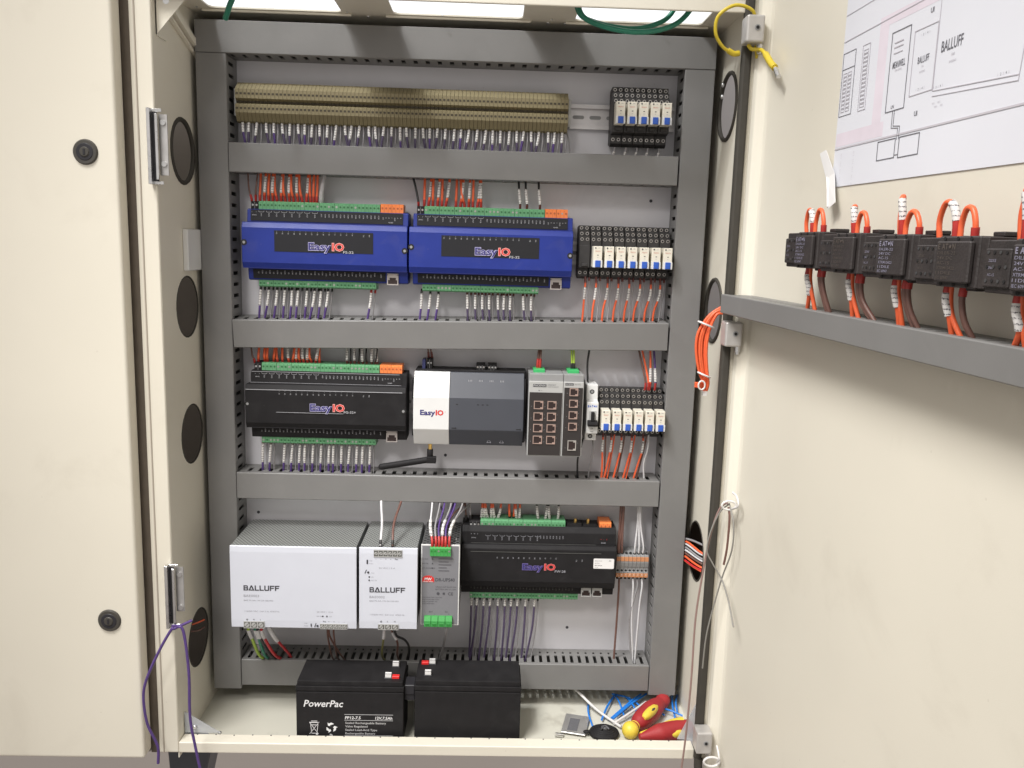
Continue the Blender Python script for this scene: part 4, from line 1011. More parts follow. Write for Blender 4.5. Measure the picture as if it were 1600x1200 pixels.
for i, (x, xb, m_) in enumerate([(.5530, .5528, ORANGE), (.5658, .5560, ORANGE), (.5814, .5700, ORANGE), (.5971, .5850, ORANGE), (.6148, .6010, ORANGE)]):
    wire([(x - .001, -.028, .418), (x, -.031, .405), (x - .001, -.034, .388), ((x + xb) / 2, -.036, .366), (xb, -.032, .334)], .0014, m_, 'orange wire with pale marker below the third row relay bank', 'orange wires below the third row relay bank', sleeve=(.20, .42), ferr=(BROWNF, 0, .15), sr=.0018)
    wire([(x + .004, -.027, .418), (x + .004, -.030, .400), (xb + .005, -.032, .334)], .0011, ORANGE if i % 2 else BROWN, 'second wire behind each marked orange one below the third row relay bank', 'unmarked wires below the third row relay bank')
wire([(.6230, -.028, .418), (.6220, -.034, .390), (.6165, -.036, .366), (.6200, -.032, .335)], .0012, WHITEW, 'white curved wire at the right below the third row relay bank', None)

# ------------------------------------------------------------------ power supplies
def psu(x0, x1, z0, z1, yf, lab, big):
    t = thing('power_supply', lab, 'power supply', (x0, 0, z0), group='white fronted power supplies')
    mb = MB()
    mb.box(x0 + .0006, x1 - .0006, yf + .0035, -.006, z0 + .001, z1 - .0012)
    mb.build('metal_case', PSUM, t, bevel=.0006)
    mb = MB(); mb.box(x0 + .001, x1 - .001, yf + .0045, -.007, z1 - .0016, z1 - .0004); mb.build('perforated_top', PERF, t)
    mb = MB()
    mb.prism_x([(yf + .0030, z0), (yf + .0006, z0 + .0006), (yf, z0 + .0120), (yf, z1 - .009), (yf + .0008, z1 - .0006), (yf + .0030, z1)], x0, x1)
    mb.build('front_panel', PSUW, t, bevel=.0005)
    mb = MB(); y = yf - .0002
    if big:
        X = lambda p: .0093 + (p - 358) * .000914
        Z = lambda p: .2542 - (p - 853) * .000977
        lx, lw = 379, 57; l1, l2, l3, l4 = 921.3, 931.5, 938, 955; n3 = 'BAE0003'
    else:
        X = lambda p: .1949 + (p - 561) * .00092
        Z = lambda p: .2561 - (p - 855) * .000981
        lx, lw = 577.5, 57; l1, l2, l3, l4 = 924.3, 933.5, 939, 960.5; n3 = 'BAE0002'
    brand(mb, X(lx), Z(l1), lw * .00092, .0078, y)
    mb.text(n3, X(lx), Z(l2), .0036, y, 1, 0.0, width=.0220); mb.text('BAE PS-XA-1W-24-100-003', X(lx), Z(l3), .0022, y, 1, 0, width=.0420)
    mb.text('115/230 VAC  2.6/1.3 A  47/63 Hz', X(lx + 1), Z(l4), .0022, y, 1, 0, width=.050)
    T = []
    if big:
        mb.text('24 VDC / 10 A', X(494), Z(954.5), .0022, y, 1, 0, width=.0235)
        mb.text('DC OK', X(494), Z(961), .0018, y, 1); mb.disc(X(503.5), Z(960), .0011, y, 0); mb.disc(X(510), Z(960), .0011, y, 0); mb.text('LO', X(514), Z(961), .0018, y, 1)
        for i, s_ in enumerate(('Pot', '+', '+', '-', '-')): mb.text(s_, X(504 + i * 8.2), Z(969.5), .0022, y - .0001, 0, .01)
        for i, s_ in enumerate(('@', 'N', 'L')): mb.text(s_, X(382 + i * 11), Z(968), .0022, y - .0001, 0, .01)
        mb.text('Single', X(474), Z(972), .0014, y, 1); mb.text('Parallel', X(474), Z(976), .0014, y, 1); mb.box(X(484), X(485.8), y - .0002, y, Z(976.5), Z(972)); mb.disc(X(495), Z(975.5), .0016, y, 0)
        mb.line(X(490.5), Z(977), X(492.5), Z(971.5), .0010, y, 0)
        T = [(378, 411, 980.5, 969.5, 3), (499, 542.5, 980, 971.5, 6)]
    else:
        for i, s_ in enumerate(('-', '-', '+', '+', 'Pot')): mb.text(s_, X(587 + i * 7.6), Z(873.5), .0022, y - .0001, 0, .01)
        mb.box(X(572.8), X(575.2), y - .0002, y, Z(880.5), Z(874)); mb.text('Single', X(577), Z(876), .0014, y, 1); mb.text('Parallel', X(577), Z(880.5), .0014, y, 1)
        mb.text('24 VDC / 5 A', X(592), Z(887.5), .0022, y, 1, 0, width=.0235)
        mb.line(X(570.5), Z(894.5), X(572.5), Z(890), .0012, y, 0); mb.disc(X(575.5), Z(893.5), .0017, y, 0); mb.text('Vout', X(580), Z(895), .0016, y, 1)
        mb.disc(X(577), Z(900.5), .0012, y, 0); mb.text('LO', X(580.5), Z(901.5), .0018, y, 1); mb.disc(X(577), Z(905.7), .0012, y, 0); mb.text('DC OK', X(580.5), Z(906.7), .0018, y, 1)
        for i, s_ in enumerate(('@', 'L', 'N')): mb.text(s_, X(594.5 + i * 11), Z(971), .0022, y - .0001, 0, .01)
        T = [(584, 628.5, 869, 858, 6), (591, 623.5, 983, 974, 3)]
    mb.build('printing', [INK, INKL], t)
    for (a, b, zb, zt, n) in T:
        xa, xb, za, zz = X(a), X(b), Z(zb), Z(zt)
        mb = MB(); mb.box(xa, xb, yf - .0012, yf + .012, za, zz); p = (xb - xa) / n
        for i in range(n):
            c = xa + (i + .5) * p
            mb.box(c - p * .42, c + p * .42, yf - .00125, yf - .0010, za + .0012, zz - .0012, 1)
            mb.cyl((c, yf - .0012, (za + zz) / 2), (0, -1, 0), min(p * .36, (zz - za) * .34), .0006, 10, 2, smooth=False)
            mb.line(c - p * .25, (za + zz) / 2 - p * .25, c + p * .25, (za + zz) / 2 + p * .25, .0006, yf - .0019, 1)
        mb.build('terminal_strip', [LGREY, new_mat('terminal_shadow_grey', (.10, .10, .09), .6, var=0), LGREY], t)
    return t
def brand(mb, x, z, w_, h, y):
    """wide angular capitals"""
    k = w_ / 7.9; s_ = h * .20; t = .0002
    def bx(a, b, c, d): mb.box(x + a * k, x + b * k, y - t, y, z + c * h, z + d * h)
    def B(o): bx(o, o + .24, 0, 1); bx(o + .24, o + .85, .82, 1); bx(o + .24, o + .90, .42, .60); bx(o + .24, o + .90, 0, .18); bx(o + .72, o + .93, .56, .86); bx(o + .74, o + .98, .14, .46)
    def A(o):
        mb.prism_y([(x + o * k, z), (x + (o + .52) * k, z + h), (x + (o + .80) * k, z + h), (x + (o + 1.28) * k, z), (x + (o + 1.0) * k, z), (x + (o + .64) * k, z + h * .72), (x + (o + .28) * k, z)], y, y - t)
        bx(o + .36, o + .94, 0, .17)
    def L(o): bx(o, o + .25, .18, 1); bx(o, o + .92, 0, .18)
    def U_(o): bx(o, o + .25, .12, 1); bx(o + .78, o + 1.03, .12, 1); bx(o + .10, o + .93, 0, .18)
    def F(o): bx(o, o + .25, 0, .80); bx(o, o + .98, .80, 1); bx(o + .25, o + .86, .40, .58)
    B(0); A(1.05); L(2.42); L(3.46); U_(4.50); F(5.70); F(6.80)
psu(.0096, .1912, .1300, .2550, -.1250, 'wide white power supply at the left end of the bottom row', True)
psu(.1950, .2792, .1310, .2560, -.1250, 'narrow white power supply right of the wide one', False)

# grey UPS module
t = thing('power_module', 'narrow grey power module with green terminals right of the white supplies', 'power module', (.2830, 0, .132))
x0, x1, z0, z1 = .2830, .3397, .1322, .2570
mb = MB(); mb.box(x0 + .0005, x1 - .0005, -.1085, -.006, z0, z1 - .001); mb.build('metal_case', PSUM, t, bevel=.0006)
mb = MB(); mb.box(x0 + .001, x1 - .001, -.1070, -.007, z1 - .0015, z1 - .0004); mb.build('perforated_top', PERFD, t)
mb = MB(); mb.box(x0, x1, -.1100, -.1085, z0, z1); mb.build('front_panel', WPLAS, t, bevel=.0003)
mb = MB(); mb.box(x0 + .0017, x1 - .0017, -.1104, -.1099, z0 + .0015, z1 - .0020); mb.build('front_label', MWGREY, t)
X = lambda p: x0 + (p - 658) * .000935
Z = lambda p: .2563 - (p - 851) * .000994
mb = MB(); y = -.1106
for i, s_ in enumerate(('DC BUS', 'BAT OK', 'BAT DISCHARGE')): mb.text(s_, X(660), Z(873.5 + i * 7), .0018, y, 0); mb.disc(X(676), Z(872.5 + i * 7), .0010, y, 0)
for i in range(5): mb.line(X(686), Z(872 + i * 4.6), X(708 - (i * 7) % 11), Z(872 + i * 4.6), .0008, y, 0)
mb.prism_y([(X(669.7) + .0088 * math.cos(R(a)), Z(904) + .0052 * math.sin(R(a)) * (1 + .25 * (k % 2))) for k, a in enumerate(range(0, 180, 12))] + [(X(660.5), Z(908.5)), (X(679), Z(908.5))][::-1][::-1], y, y - .0002, 1)
mb.text('MW', X(669.7), Z(905.5), .0040, y - .0004, 2, .02, 'c'); mb.text('MEAN WELL', X(669.7), Z(908.2), .0014, y - .0004, 2, .02, 'c', width=.015)
mb.text('DR-UPS40', X(681), Z(907), .0050, y, 0, .02, width=.0285)
mb.text('UPS DC OUT 24-29V 40A', X(681.5), Z(916.8), .0020, y, 0, 0, width=.030); mb.text('BATTERY 24V 4,7,12Ah', X(681.5), Z(920.5), .0020, y, 0, 0, width=.030)
mb.disc(X(685.5), Z(926), .0022, y, 0, 10); mb.disc(X(694.5), Z(926), .0022, y, 0, 4); mb.text('CE', X(701), Z(928.5), .0045, y, 0, .02)
for i in range(4): mb.text('BUILT-IN BATTERY TEST FUNCTION'[:26 - i * 3], X(661), Z(933 + i * 3.3), .0015, y, 0)
mb.text('BAT', X(672), Z(956), .0022, y, 0); mb.text('DC', X(697), Z(956), .0022, y, 0)
for i, s_ in enumerate('-+-+'): mb.text(s_, X(669 + i * 11), Z(959.5), .0022, y, 0)
mb.build('printing', [new_mat('charcoal_ink', (.07, .07, .08), .6, var=0), REDP, TAPE], t)
plug('terminal_plug', X(672), X(704.8), Z(866), Z(853.5) + .001, 6, LGREEN, t, y0=-.108, y1=-.1160)
for i in range(4):
    mb = MB(); a, b = X(664.3 + i * 11.2), X(664.3 + (i + 1) * 11.2) - .0006
    mb.prism_x([(-.108, Z(976.5)), (-.1170, Z(976)), (-.1170, Z(967)), (-.1140, Z(961)), (-.108, Z(960.5))], a, b)
    mb.box(a + .0018, b - .0018, -.1174, -.1170, Z(974.5), Z(970.5), 1)
    mb.build('output_clamp', [LGREEN, darker['bright_green_terminal']], t, bevel=.0003)
mb = MB(); mb.sphere((.3330, -.085, z1), .0018, 8, sc=(1, 1, .6)); mb.build('screw', STEEL, t)

# wires of the power row
for i, (x, xt, m_) in enumerate(((.2250, .2175, WHITEW), (.2425, .2470, BROWN))):
    wire([(x, -.1200, .2520), (x, -.1190, .262), (x - .001, -.095, .283), (xt, -.055, .302), (xt + (.004 if i else -.001), -.030, .318)], .0016, m_, ('white wire arching up from the narrow white supply', 'brown wire arching up from the narrow white supply')[i], None, ferr=(BLACKF, 0, .12))
for i, (x, m_) in enumerate(((.2990, WHITEW), (.3045, WHITEW), (.3092, PURPLE), (.3139, WHITEW), (.3186, PURPLE), (.3240, WHITEW))):
    xt = [.2945, .3060, .3130, .3230, .3290, .3400][i]
    wire([(x, -.112, .2550), (x, -.111, .2640), (x + (xt - x) * .3 - .003, -.092, .2790), (xt, -.055, .300), (xt - .002, -.030, .318)], .0012, m_ if i % 2 == 0 else GREYW, 'curved wire with red ferrule above the grey power module', 'curved wires above the grey power module',
         sleeve=(.16, .42) if i in (0, 3, 5) else None, ferr=(REDF, 0, .14, .0020), sr=.0024)
for i, (x, xt) in enumerate(((.300, .3040), (.325, .3150), (.345, .3210), (.352, .3300))):
    wire([(x, -.020, .318), (x + .002, -.030, .300), (xt + .006, -.045, .283), (xt - .004, -.060, .270), (xt, -.045, .262)], .0013, (PURPD, PURPLE, BROWN, GREYW)[i], 'loose ' + ('dark violet', 'violet', 'brown', 'grey')[i] + ' wire looping behind the top of the grey power module', None)
for i, (x, m_, f, xb) in enumerate(((.0330, YGREEN, WHITEW, .0330), (.0430, GREENW, WHITEW, .0400), (.0460, BLACKW, WHITEW, .0545), (.0520, REDW, WHITEW, .0620))):
    wire([(x, -.1150, .1330), (x - .002, -.1150, .1220), (x - .001, -.100, .100), ((x + xb) / 2, -.070, .060), (xb, -.030, .030)], .0020, m_, ('yellow green earth wire below the wide white supply', 'green wire below the wide white supply', 'black wire below the wide white supply', 'red wire below the wide white supply')[i], None, ferr=(WHITEW, .08, .24, .0030))
wire([(.0560, -.1100, .1330), (.0640, -.100, .105), (.0740, -.060, .060), (.0760, -.030, .030)], .0018, REDW, 'second red wire slanting right below the wide white supply', None, ferr=(WHITEW, .0, .34, .0034))
for i, (x, xb) in enumerate(((.1470, .1440), (.1560, .1520), (.1500, .1600))):
    wire([(x, -.1150, .1330), (x - .001, -.1080, .110), (xb, -.065, .055), (xb + .002, -.030, .030)], .0012, BROWN, 'brown wire below the right terminals of the wide white supply', 'brown wires below the wide white supply')
wire([(.2300, -.1150, .1340), (.2300, -.1140, .126), (.2280, -.105, .105), (.2210, -.065, .058), (.2260, -.030, .030)], .0014, new_mat('olive_wire', (.20, .19, .07), .4, var=.05), 'olive wire with white sleeve below the narrow white supply', None, ferr=(WHITEW, .06, .20, .0024))
wire([(.2385, -.1150, .1340), (.2420, -.1120, .120), (.2480, -.095, .095), (.2440, -.060, .058), (.2450, -.030, .030)], .0014, BROWN, 'brown wire with white sleeve below the narrow white supply', None, ferr=(WHITEW, .10, .24, .0024))
wire([(.2440, -.1150, .1340), (.2480, -.1130, .116), (.2580, -.090, .098), (.2620, -.060, .070), (.2580, -.030, .030)], .0016, BLACKW, 'black wire looping down from the narrow white supply', None)
wire([(.3230, -.112, .1340), (.3215, -.108, .120), (.3190, -.095, .104), (.3150, -.065, .074), (.3080, -.040, .040)], .0016, GREYW, 'grey wire curving down from the grey power module', None)

# fourth row controller wires
up_wires([.3693, .3742, .3795, .3850, .3900, .3950], .2690, .3030, ORANGE, 'orange wire with black ferrule above the bottom row black controller', 'left orange wires above the bottom row controller', sl=(0, 1, 2, 3, 4, 5), fer=BLACKF, lean=.004, sl_rng=(.12, .48))
up_wires([.4136, .4190, .4240, .4283], .2690, .3030, ORANGE, 'orange wire further right above the bottom row black controller', 'right orange wires above the bottom row controller', sl=(2, 3), fer=BLACKF, lean=.003, sl_rng=(.12, .48))
up_wires([.4579, .4687, .4756, .4884], .2690, .3030, BLACKW, 'black wire with white marker above the bottom row black controller', 'black wires above the bottom row controller', sl=(0, 1, 2, 3), fer=BLACKF, r=.0015, lean=.003, sl_rng=(.12, .58))
down_wires([.3568, .3648, .3758, .3858, .3988, .4099, .4189, .4289, .4419, .4560], .1530, .0429, PURPD, 'dark violet wire with white marker below the bottom row black controller', 'dark violet wires below the bottom row controller', lean=-.003, slv=(.06, .20),
           xe=[.3548, .3560, .3700, .3780, .3945, .4060, .4130, .4200, .4380, .4440], comp_lab='thin grey wire below the bottom row black controller', comp_grp='thin grey wires below the bottom row controller')
wire([(.3450, -.03, .266), (.3455, -.034, .275), (.3420, -.03, .318)], .0012, BROWN, 'brown wire at the far left above the bottom row black controller', None, ferr=(BLACKF, 0, .25, .0022))
wire([(.3520, -.03, .266), (.3525, -.034, .275), (.3490, -.03, .318)], .0012, GREYW, 'grey wire at the far left above the bottom row black controller', None, ferr=(BLACKF, 0, .25, .0022))

# ------------------------------------------------------------------ small feed-through terminals at the right
mb = MB(); b = .5815; p = .0063
mb.prism_x([(-.008, .1800), (-.030, .1800), (-.0400, .1840), (-.0400, .1925), (-.0385, .1935), (-.0385, .2000), (-.0400, .2010), (-.0420, .2085), (-.0420, .2110), (-.0400, .2190), (-.030, .2230), (-.008, .2230)], b + .0002, b + p - .0002)
mb.box(b + .0003, b + p - .0003, -.0424, -.0404, .2110, .2175, 1); mb.box(b + .0003, b + p - .0003, -.0414, -.0398, .1845, .1905, 1)
mb.disc(b + p / 2, .1945, .0018, -.0386, 2, 10, .0006); mb.disc(b + p / 2, .1885, .0007, -.0415, 3, 8)
mb.cyl((b + p / 2, -.0330, .2200), (0, -.8, .6), .0019, .0050, 10, 2); mb.cyl((b + p / 2, -.0340, .1830), (0, -.8, -.6), .0019, .0040, 10, 2)
f0 = mb.build('feed_terminal', [MGREY, TERMO, HOLESHADE, WHITE], base=(b, 0, .18))
tag(f0, 'grey and orange push-in terminal right of the bottom row controller', 'terminal', 'grey and orange push-in terminals')
for i in range(1, 8):
    c = f0.copy(); COL.objects.link(c); c.location = (b + i * p, 0, .18)
for i, (x, xt) in enumerate(((.5845, .5850), (.5865, .5885), (.5905, .5900))):
    wire([(x, -.036, .222), (x - .001, -.038, .235), (xt, -.034, .270), (xt + .001, -.028, .318)], .0015, BROWN, 'brown wire above the orange and grey terminals', 'brown wires above the orange and grey terminals')
for i, (x, xt) in enumerate(((.6100, .6125), (.6165, .6150), (.6230, .6175))):
    wire([(x, -.036, .222), (x, -.038, .235), (xt, -.034, .270), (xt, -.028, .318)], .0013, WHITEW, 'white wire above the orange and grey terminals', 'white wires above the orange and grey terminals')
wire([(.5880, -.036, .181), (.5880, -.038, .165), (.5880, -.034, .110), (.5870, -.030, .035)], .0014, BROWN, 'single brown wire hanging below the orange and grey terminals', None)
for i, (x, xm, xe) in enumerate(((.6095, .6120, .6180), (.6160, .6080, .6160), (.6235, .6220, .6210))):
    wire([(x, -.036, .181), (x + .001, -.038, .168), ((x + xm) / 2, -.036, .140), (xm, -.034, .105), (xe, -.030, .035)], .0013, (WHITEW, GREYW, WHITEW)[i], ('left white', 'grey', 'right white')[i] + ' wire curving down from the orange and grey terminals', None)

# ------------------------------------------------------------------ contactors on the door
def contactor(i):
    u = .2262 + .0818 * i; z = .6775 - .0021 * i; H = .0345
    lab = '%s black contactor from the left along the door duct' % ordn[i]
    t = thing('contactor', lab, 'contactor', (u, 0, z), DOOR, 'black contactors on the door')
    mb = MB()
    mb.box(u, u + .0270, -.0448, -.0005, z + .0003, z + H - .0006); mb.box(u + .0005, u + .026, -.0472, -.0448, z + .004, z + H - .006)
    mb.build('auxiliary_block', CONT, t, bevel=.0008)
    mb = MB()
    mb.box(u + .0272, u + .0740, -.0460, -.0005, z - .0002, z + H); mb.box(u + .0310, u + .0700, -.0500, -.046, z + .0030, z + H - .0035)
    mb.build('main_block', CONT, t, bevel=.0010)
    mb = MB(); mb.box(u + .0740, u + .0819, -.0452, -.0005, z + .0002, z + H - .0006); mb.build('side_block', CONT, t, bevel=.0006)
    mb = MB(); mb.box(u + .062, u + .0740, -.030, -.016, z + H, z + H + .0032); mb.build('release_tab', CONT, t, bevel=.0006)
    mb = MB(); mb.box(u + .045, u + .056, -.034, -.020, z - .0024, z + .0002); mb.build('foot_tab', CONT, t, bevel=.0006)
    mb = MB()
    for k in range(3): mb.disc(u + .0350 + k * .0150, z + .0018, .0016, -.0463, 1, 8); mb.disc(u + .0350 + k * .0150, z + H - .0018, .0016, -.0463, 1, 8)
    for k in range(4):
        for j in range(3): mb.disc(u + .0045 + k * .0060, z + .008 + j * .0090, .0012, -.0474, 1 if (k + j) % 2 else 0, 8)
    mb.build('terminal_holes', [new_mat('dull_screw', (.12, .12, .12), .4, .6, var=0), HOLESHADE], t)
    mb = MB(); m = 0 if i in (0, 2, 4) else 1; y = -.0503
    mb.text('E', u + .034, z + H - .0090, .0038, y, m, .03); mb.text('A', u + .0385, z + H - .0090, .0038, y, m, .03); mb.text('T', u + .0425, z + H - .0090, .0038, y, m, .03); mb.disc(u + .0485, z + H - .0072, .0012, y, m); mb.text('N', u + .0505, z + H - .0090, .0038, y, m, .03)
    for k, s_ in enumerate(('DILER-22', '24V DC', 'AC-15', 'XTRM10A22', '11DILE', 'IEC 60947')): mb.text(s_, u + .034, z + H - .0125 - k * .0034, .0021, y, m, .005, width=.021 - (k % 3) * .003)
    for k, s_ in enumerate(('22DILE', '2NO', 'AC-15')): mb.text(s_, u + .0055, z + .020 - k * .0045, .0018, -.0476, m, .0)
    mb.build('printing', [new_mat('lilac_grey_print', (.24, .23, .30), .5, var=0), new_mat('dull_print', (.085, .07, .06), .5, var=0)], t)
    top = z + H
    dz = (.0, -.002, .004, .003, .006)[i]
    a_, st, b_, bo, br = ((.0150, .0320, .0560, .0270, .0560), (.0330, .0370, .0600, .0340, .0520), (.0320, .0350, .0600, .0315, .0470), (.0040, .0260, .0480, .0215, .0360), (.0150, .0180, .0400, .0165, .0320))[i]
    h1, h2 = ((.0215, .0205), (.0230, .0170), (.0290, .0170), (.0240, .0190), (.0300, .0270))[i]
    yy = -.034
    if abs(a_ - st) < .006: a_, yy = st - .011, -.0305
    wire([(u + a_, yy + .002, top - .002), (u + a_ - .0008, yy + .001, top + h1 * .5), (u + a_ * .7 + st * .3, yy, top + h1), (u + a_ * .25 + st * .75 - .0008, -.034, top + h1 * .96), (u + st, -.034, top + h1 * .50), (u + st, -.033, top - .002)], .0018, ORANGE,
         'orange jumper loop with white marker on top of the ' + ordn[i] + ' door contactor', 'orange jumper loops on the door contactors', sleeve=(.56, .80), ferr=(REDF, .80, 1.0, .0031), frame=DOOR, sr=.0031, sub=6, n=8)
    m_ = (st + .005 + b_) / 2
    wire([(u + st + .0045, -.033, top - .002), (u + st + .0048, -.033, top + h2 * .5), (u + m_ - .003, -.034, top + h2), (u + m_ + .004, -.034, top + h2 * .98), (u + b_, -.034, top + h2 * .5), (u + b_ - .0006, -.033, top - .002)], .0018, ORANGE,
         'plain orange jumper loop on top of the ' + ordn[i] + ' door contactor', 'orange jumper loops on the door contactors', ferr=(REDF, .84, 1.0, .0029), frame=DOOR, sub=6, n=8)
    lab = 'below the ' + ordn[i] + ' door contactor'
    wire([(u + bo, -.032, z + .001), (u + bo + .0005, -.033, z - .010), (u + bo + .0035, -.031, z - .022), (u + bo + (-.009, .000, .001, .002, -.007)[i], -.026, .6340)], .0018, ORANGE, 'left orange wire with white marker ' + lab, None, sleeve=(.16, .58), ferr=(REDF, 0, .16, .0029), frame=DOOR, sr=.0032)
    wire([(u + bo + .002, -.031, z + .001), (u + bo + .0025, -.031, z - .010), (u + bo + .0055, -.030, z - .022), (u + bo + (.0100, .012, .006, .013, .005)[i], -.026, .6340)], .0018, ORANGE, 'right orange wire ' + lab, None, frame=DOOR)
    if i != 3: wire([(u + br, -.032, z + .001), (u + br, -.033, z - .010), (u + br + .002, -.030, z - .024), (u + br + (.005, .014, .005, 0, .001)[i], -.024, .6340)], .0019, BROWN, 'left brown wire ' + lab, None, ferr=(REDF, 0, .20, .0029), frame=DOOR)
    wire([(u + br + .003, -.031, z + .001), (u + br + .0035, -.032, z - .010), (u + br + .006, -.030, z - .024), (u + br + (.010, .020, .011, .010, .004)[i], -.024, .6340)], .0019, BROWN, 'right brown wire ' + lab if i != 3 else 'single brown wire ' + lab, None, ferr=(REDF, 0, .20, .0029), frame=DOOR)
for i in range(5): contactor(i)

# ------------------------------------------------------------------ batteries
def battery(x0, y0, lab, text):
    z0 = ZP; W, D, H = .1548, .0666, .0960
    t = thing('battery', lab, 'battery', (x0, y0, z0), group='black lead-acid batteries')
    mb = MB(); mb.box(x0, x0 + W, y0, y0 + D, z0, z0 + .080); mb.build('case', BLACK, t, bevel=.0014, seg=2)
    mb = MB(); mb.box(x0 - .0004, x0 + W + .0004, y0 - .0004, y0 + D + .0004, z0 + .0812, z0 + .0885); mb.box(x0 + .0015, x0 + W - .0015, y0 + .0015, y0 + D - .0015, z0 + .0885, z0 + H)
    mb.box(x0 + .001, x0 + W - .001, y0 + .001, y0 + D - .001, z0 + .0798, z0 + .0815)
    mb.build('lid', BLACK, t, bevel=.0010, seg=2)
    if text:
        mb = MB(); y = y0 - .0002
        k = .1548 / 167.7; X = lambda p: x0 + (p - 462.3) * k; Z = lambda p: z0 + .0960 - (p - 1063.5) * .00110
        mb.text('PowerPac', X(474), Z(1099.0), .0102, y, 0, .015, shear=.22, width=.0560)
        mb.line(X(538), Z(1109.5), X(613.5), Z(1109.5), .0006, y, 1); mb.line(X(538), Z(1117.7), X(613.5), Z(1117.7), .0006, y, 1); mb.line(X(538), Z(1139.5), X(613.5), Z(1139.5), .0006, y, 1)
        mb.text('PP12-7.5', X(538.5), Z(1116.2), .0044, y, 0, .02, width=.0225, shear=.1); mb.text('12V,7.5Ah', X(586), Z(1116.2), .0044, y, 0, .02, width=.0245, shear=.1)
        for i, (s_, w_) in enumerate((('Sealed Rechargeable Battery', 64), ('Valve Regulated', 35), ('Sealed Lead-Acid Type', 50), ('Rechargeable Battery', 47))): mb.text(s_, X(539), Z(1122.9 + i * 5.0), .0032, y, 1, .012, width=w_ * k)
        mb.text('CAUTION', X(539), Z(1143), .0022, y, 2, .01); mb.text('AVOID SHORT CIRCUIT CHARGE', X(539), Z(1147), .0022, y, 2, .01, width=.044)
        # crossed-out bin
        l = lambda a, b, c, d, w_=.0007: mb.line(X(a), Z(b), X(c), Z(d), w_, y, 0)
        l(483.5, 1121.5, 497.5, 1121.5, .0011); l(486, 1119.5, 495, 1119.5); l(484.5, 1122, 486.5, 1137); l(496.5, 1122, 494.5, 1137); l(486.5, 1137, 494.5, 1137, .0009); l(483.5, 1137.5, 498, 1121); l(483.5, 1122, 497, 1138)
        mb.disc(X(494.5), Z(1138), .0015, y, 0)
        l(486.5, 1125, 494.5, 1125)
        # three chasing arrows
        for a in (90, 210, 330):
            cx, cz = X(517), Z(1128.5)
            def pt(r_, aa): return (cx + r_ * math.cos(R(aa)), cz + r_ * math.sin(R(aa)))
            mb.prism_y([pt(.0070, a - 35), pt(.0078, a), pt(.0070, a + 28), pt(.0094, a + 34), pt(.0055, a + 58), pt(.0026, a + 34), pt(.0042, a + 22), pt(.0044, a - 12)], y, y - .0002)
        mb.text('Pb', X(517), Z(1140.5), .0030, y, 0, .03, 'c')
        mb.build('printed_label', [WHITE, new_mat('soft_white_print', (.50, .50, .51), .5, var=0), GREYP], t)
    # faston tabs taped over
    for j in (0, 1):
        if text: tx, ty = (x0 + W - .0165 - .007 * j, y0 + .048 - .034 * j)
        else: tx, ty = (x0 + .0220 - .004 * j, y0 + .052 - .034 * j)
        rd = (j == 1) if text else (j == 0)
        mb = MB(); mb.box(tx - .006, tx + .006, ty - .004, ty + .004, z0 + H - .0005, z0 + H + .0015, 0); mb.box(tx - .0050, tx + .0050, ty - .0035, ty + .0020, z0 + H + .0015, z0 + H + .0080, 1)
        mb.build('terminal', [BLACK2, TAPE], t, bevel=.0006)
        if rd:
            s_ = 1 if text else -1
            mb = MB(); mb.box(tx + s_ * .0055, tx + s_ * .0160, ty - .0038, ty + .0030, z0 + H, z0 + H + .0040); mb.build('red_marker', new_mat('signal_red', (.75, .03, .03), .4, var=0), t, bevel=.0004)
    return t
battery(.1089, -.1556, 'left black battery with white lettering on its front', True)
battery(.2791, -.1500, 'right black battery with a plain unprinted front', False)
mb = MB(); mb.box(.2640, .2788, -.146, -.120, .040, .055); mb.box(.2640, .2788, -.144, -.142, .030, .040)
tag(mb.build('battery_spacer', BLACK2, base=(.2640, -.146, .03), bevel=.001), 'small black spacer wedged in the gap between the two batteries', 'spacer')

# ------------------------------------------------------------------ loose things on the cabinet floor
t = thing('screwdriver', 'red screwdriver with round yellow end leaning on the cabinet floor', 'screwdriver', (.600, -.13, ZP))
a = Vector((.6003, -.1335, -.0185)); b_ = Vector((.668, -.050, -.0155))
mb = MB(); mb.sphere(a, .0128, 24); mb.build('end_cap', TOOLY, t)
def hr(q):
    prof = [(0, .0085), (.06, .0075), (.14, .0125), (.3, .0150), (.55, .0160), (.75, .0130), (.85, .0095), (.92, .0120), (1, .0105)]
    for (p, r_), (p2, r2) in zip(prof, prof[1:]):
        if q <= p2: return r_ + (r2 - r_) * (q - p) / (p2 - p)
    return prof[-1][1]
d = (b_ - a)
mb = MB(); P = [a + d * (.09 + .91 * i / 24) for i in range(25)]; mb.tube(P, hr, 16, sub=1); mb.build('handle', TOOLR, t)
mb = MB(); mb.tube([a + d * (.05 + .08 * i / 5) for i in range(6)], lambda q: .0085 - .0015 * math.sin(q * 3.1), 16, sub=1)
mb.build('yellow_neck', TOOLY, t)
side = Vector((.25, -.62, .74)).normalized(); side = (side - d.normalized() * side.dot(d.normalized())).normalized()
mb = MB(); P = [a + d * (.24 + .38 * i / 8) + side * .0120 for i in range(9)]; mb.tube(P, lambda q: .0035 + .0042 * math.sin(q * math.pi) ** .6, 10, sub=1); mb.build('yellow_inlay', TOOLY, t)
mb = MB(); P = [a + d * (.40 + .10 * i / 4) + side * .0185 for i in range(5)]; mb.tube(P, lambda q: .0008 + .0012 * math.sin(q * math.pi), 8, sub=1); mb.build('inlay_mark', INK, t)
mb = MB(); mb.cyl(b_, d, .0030, .05, 12); mb.build('shaft', STEEL, t)
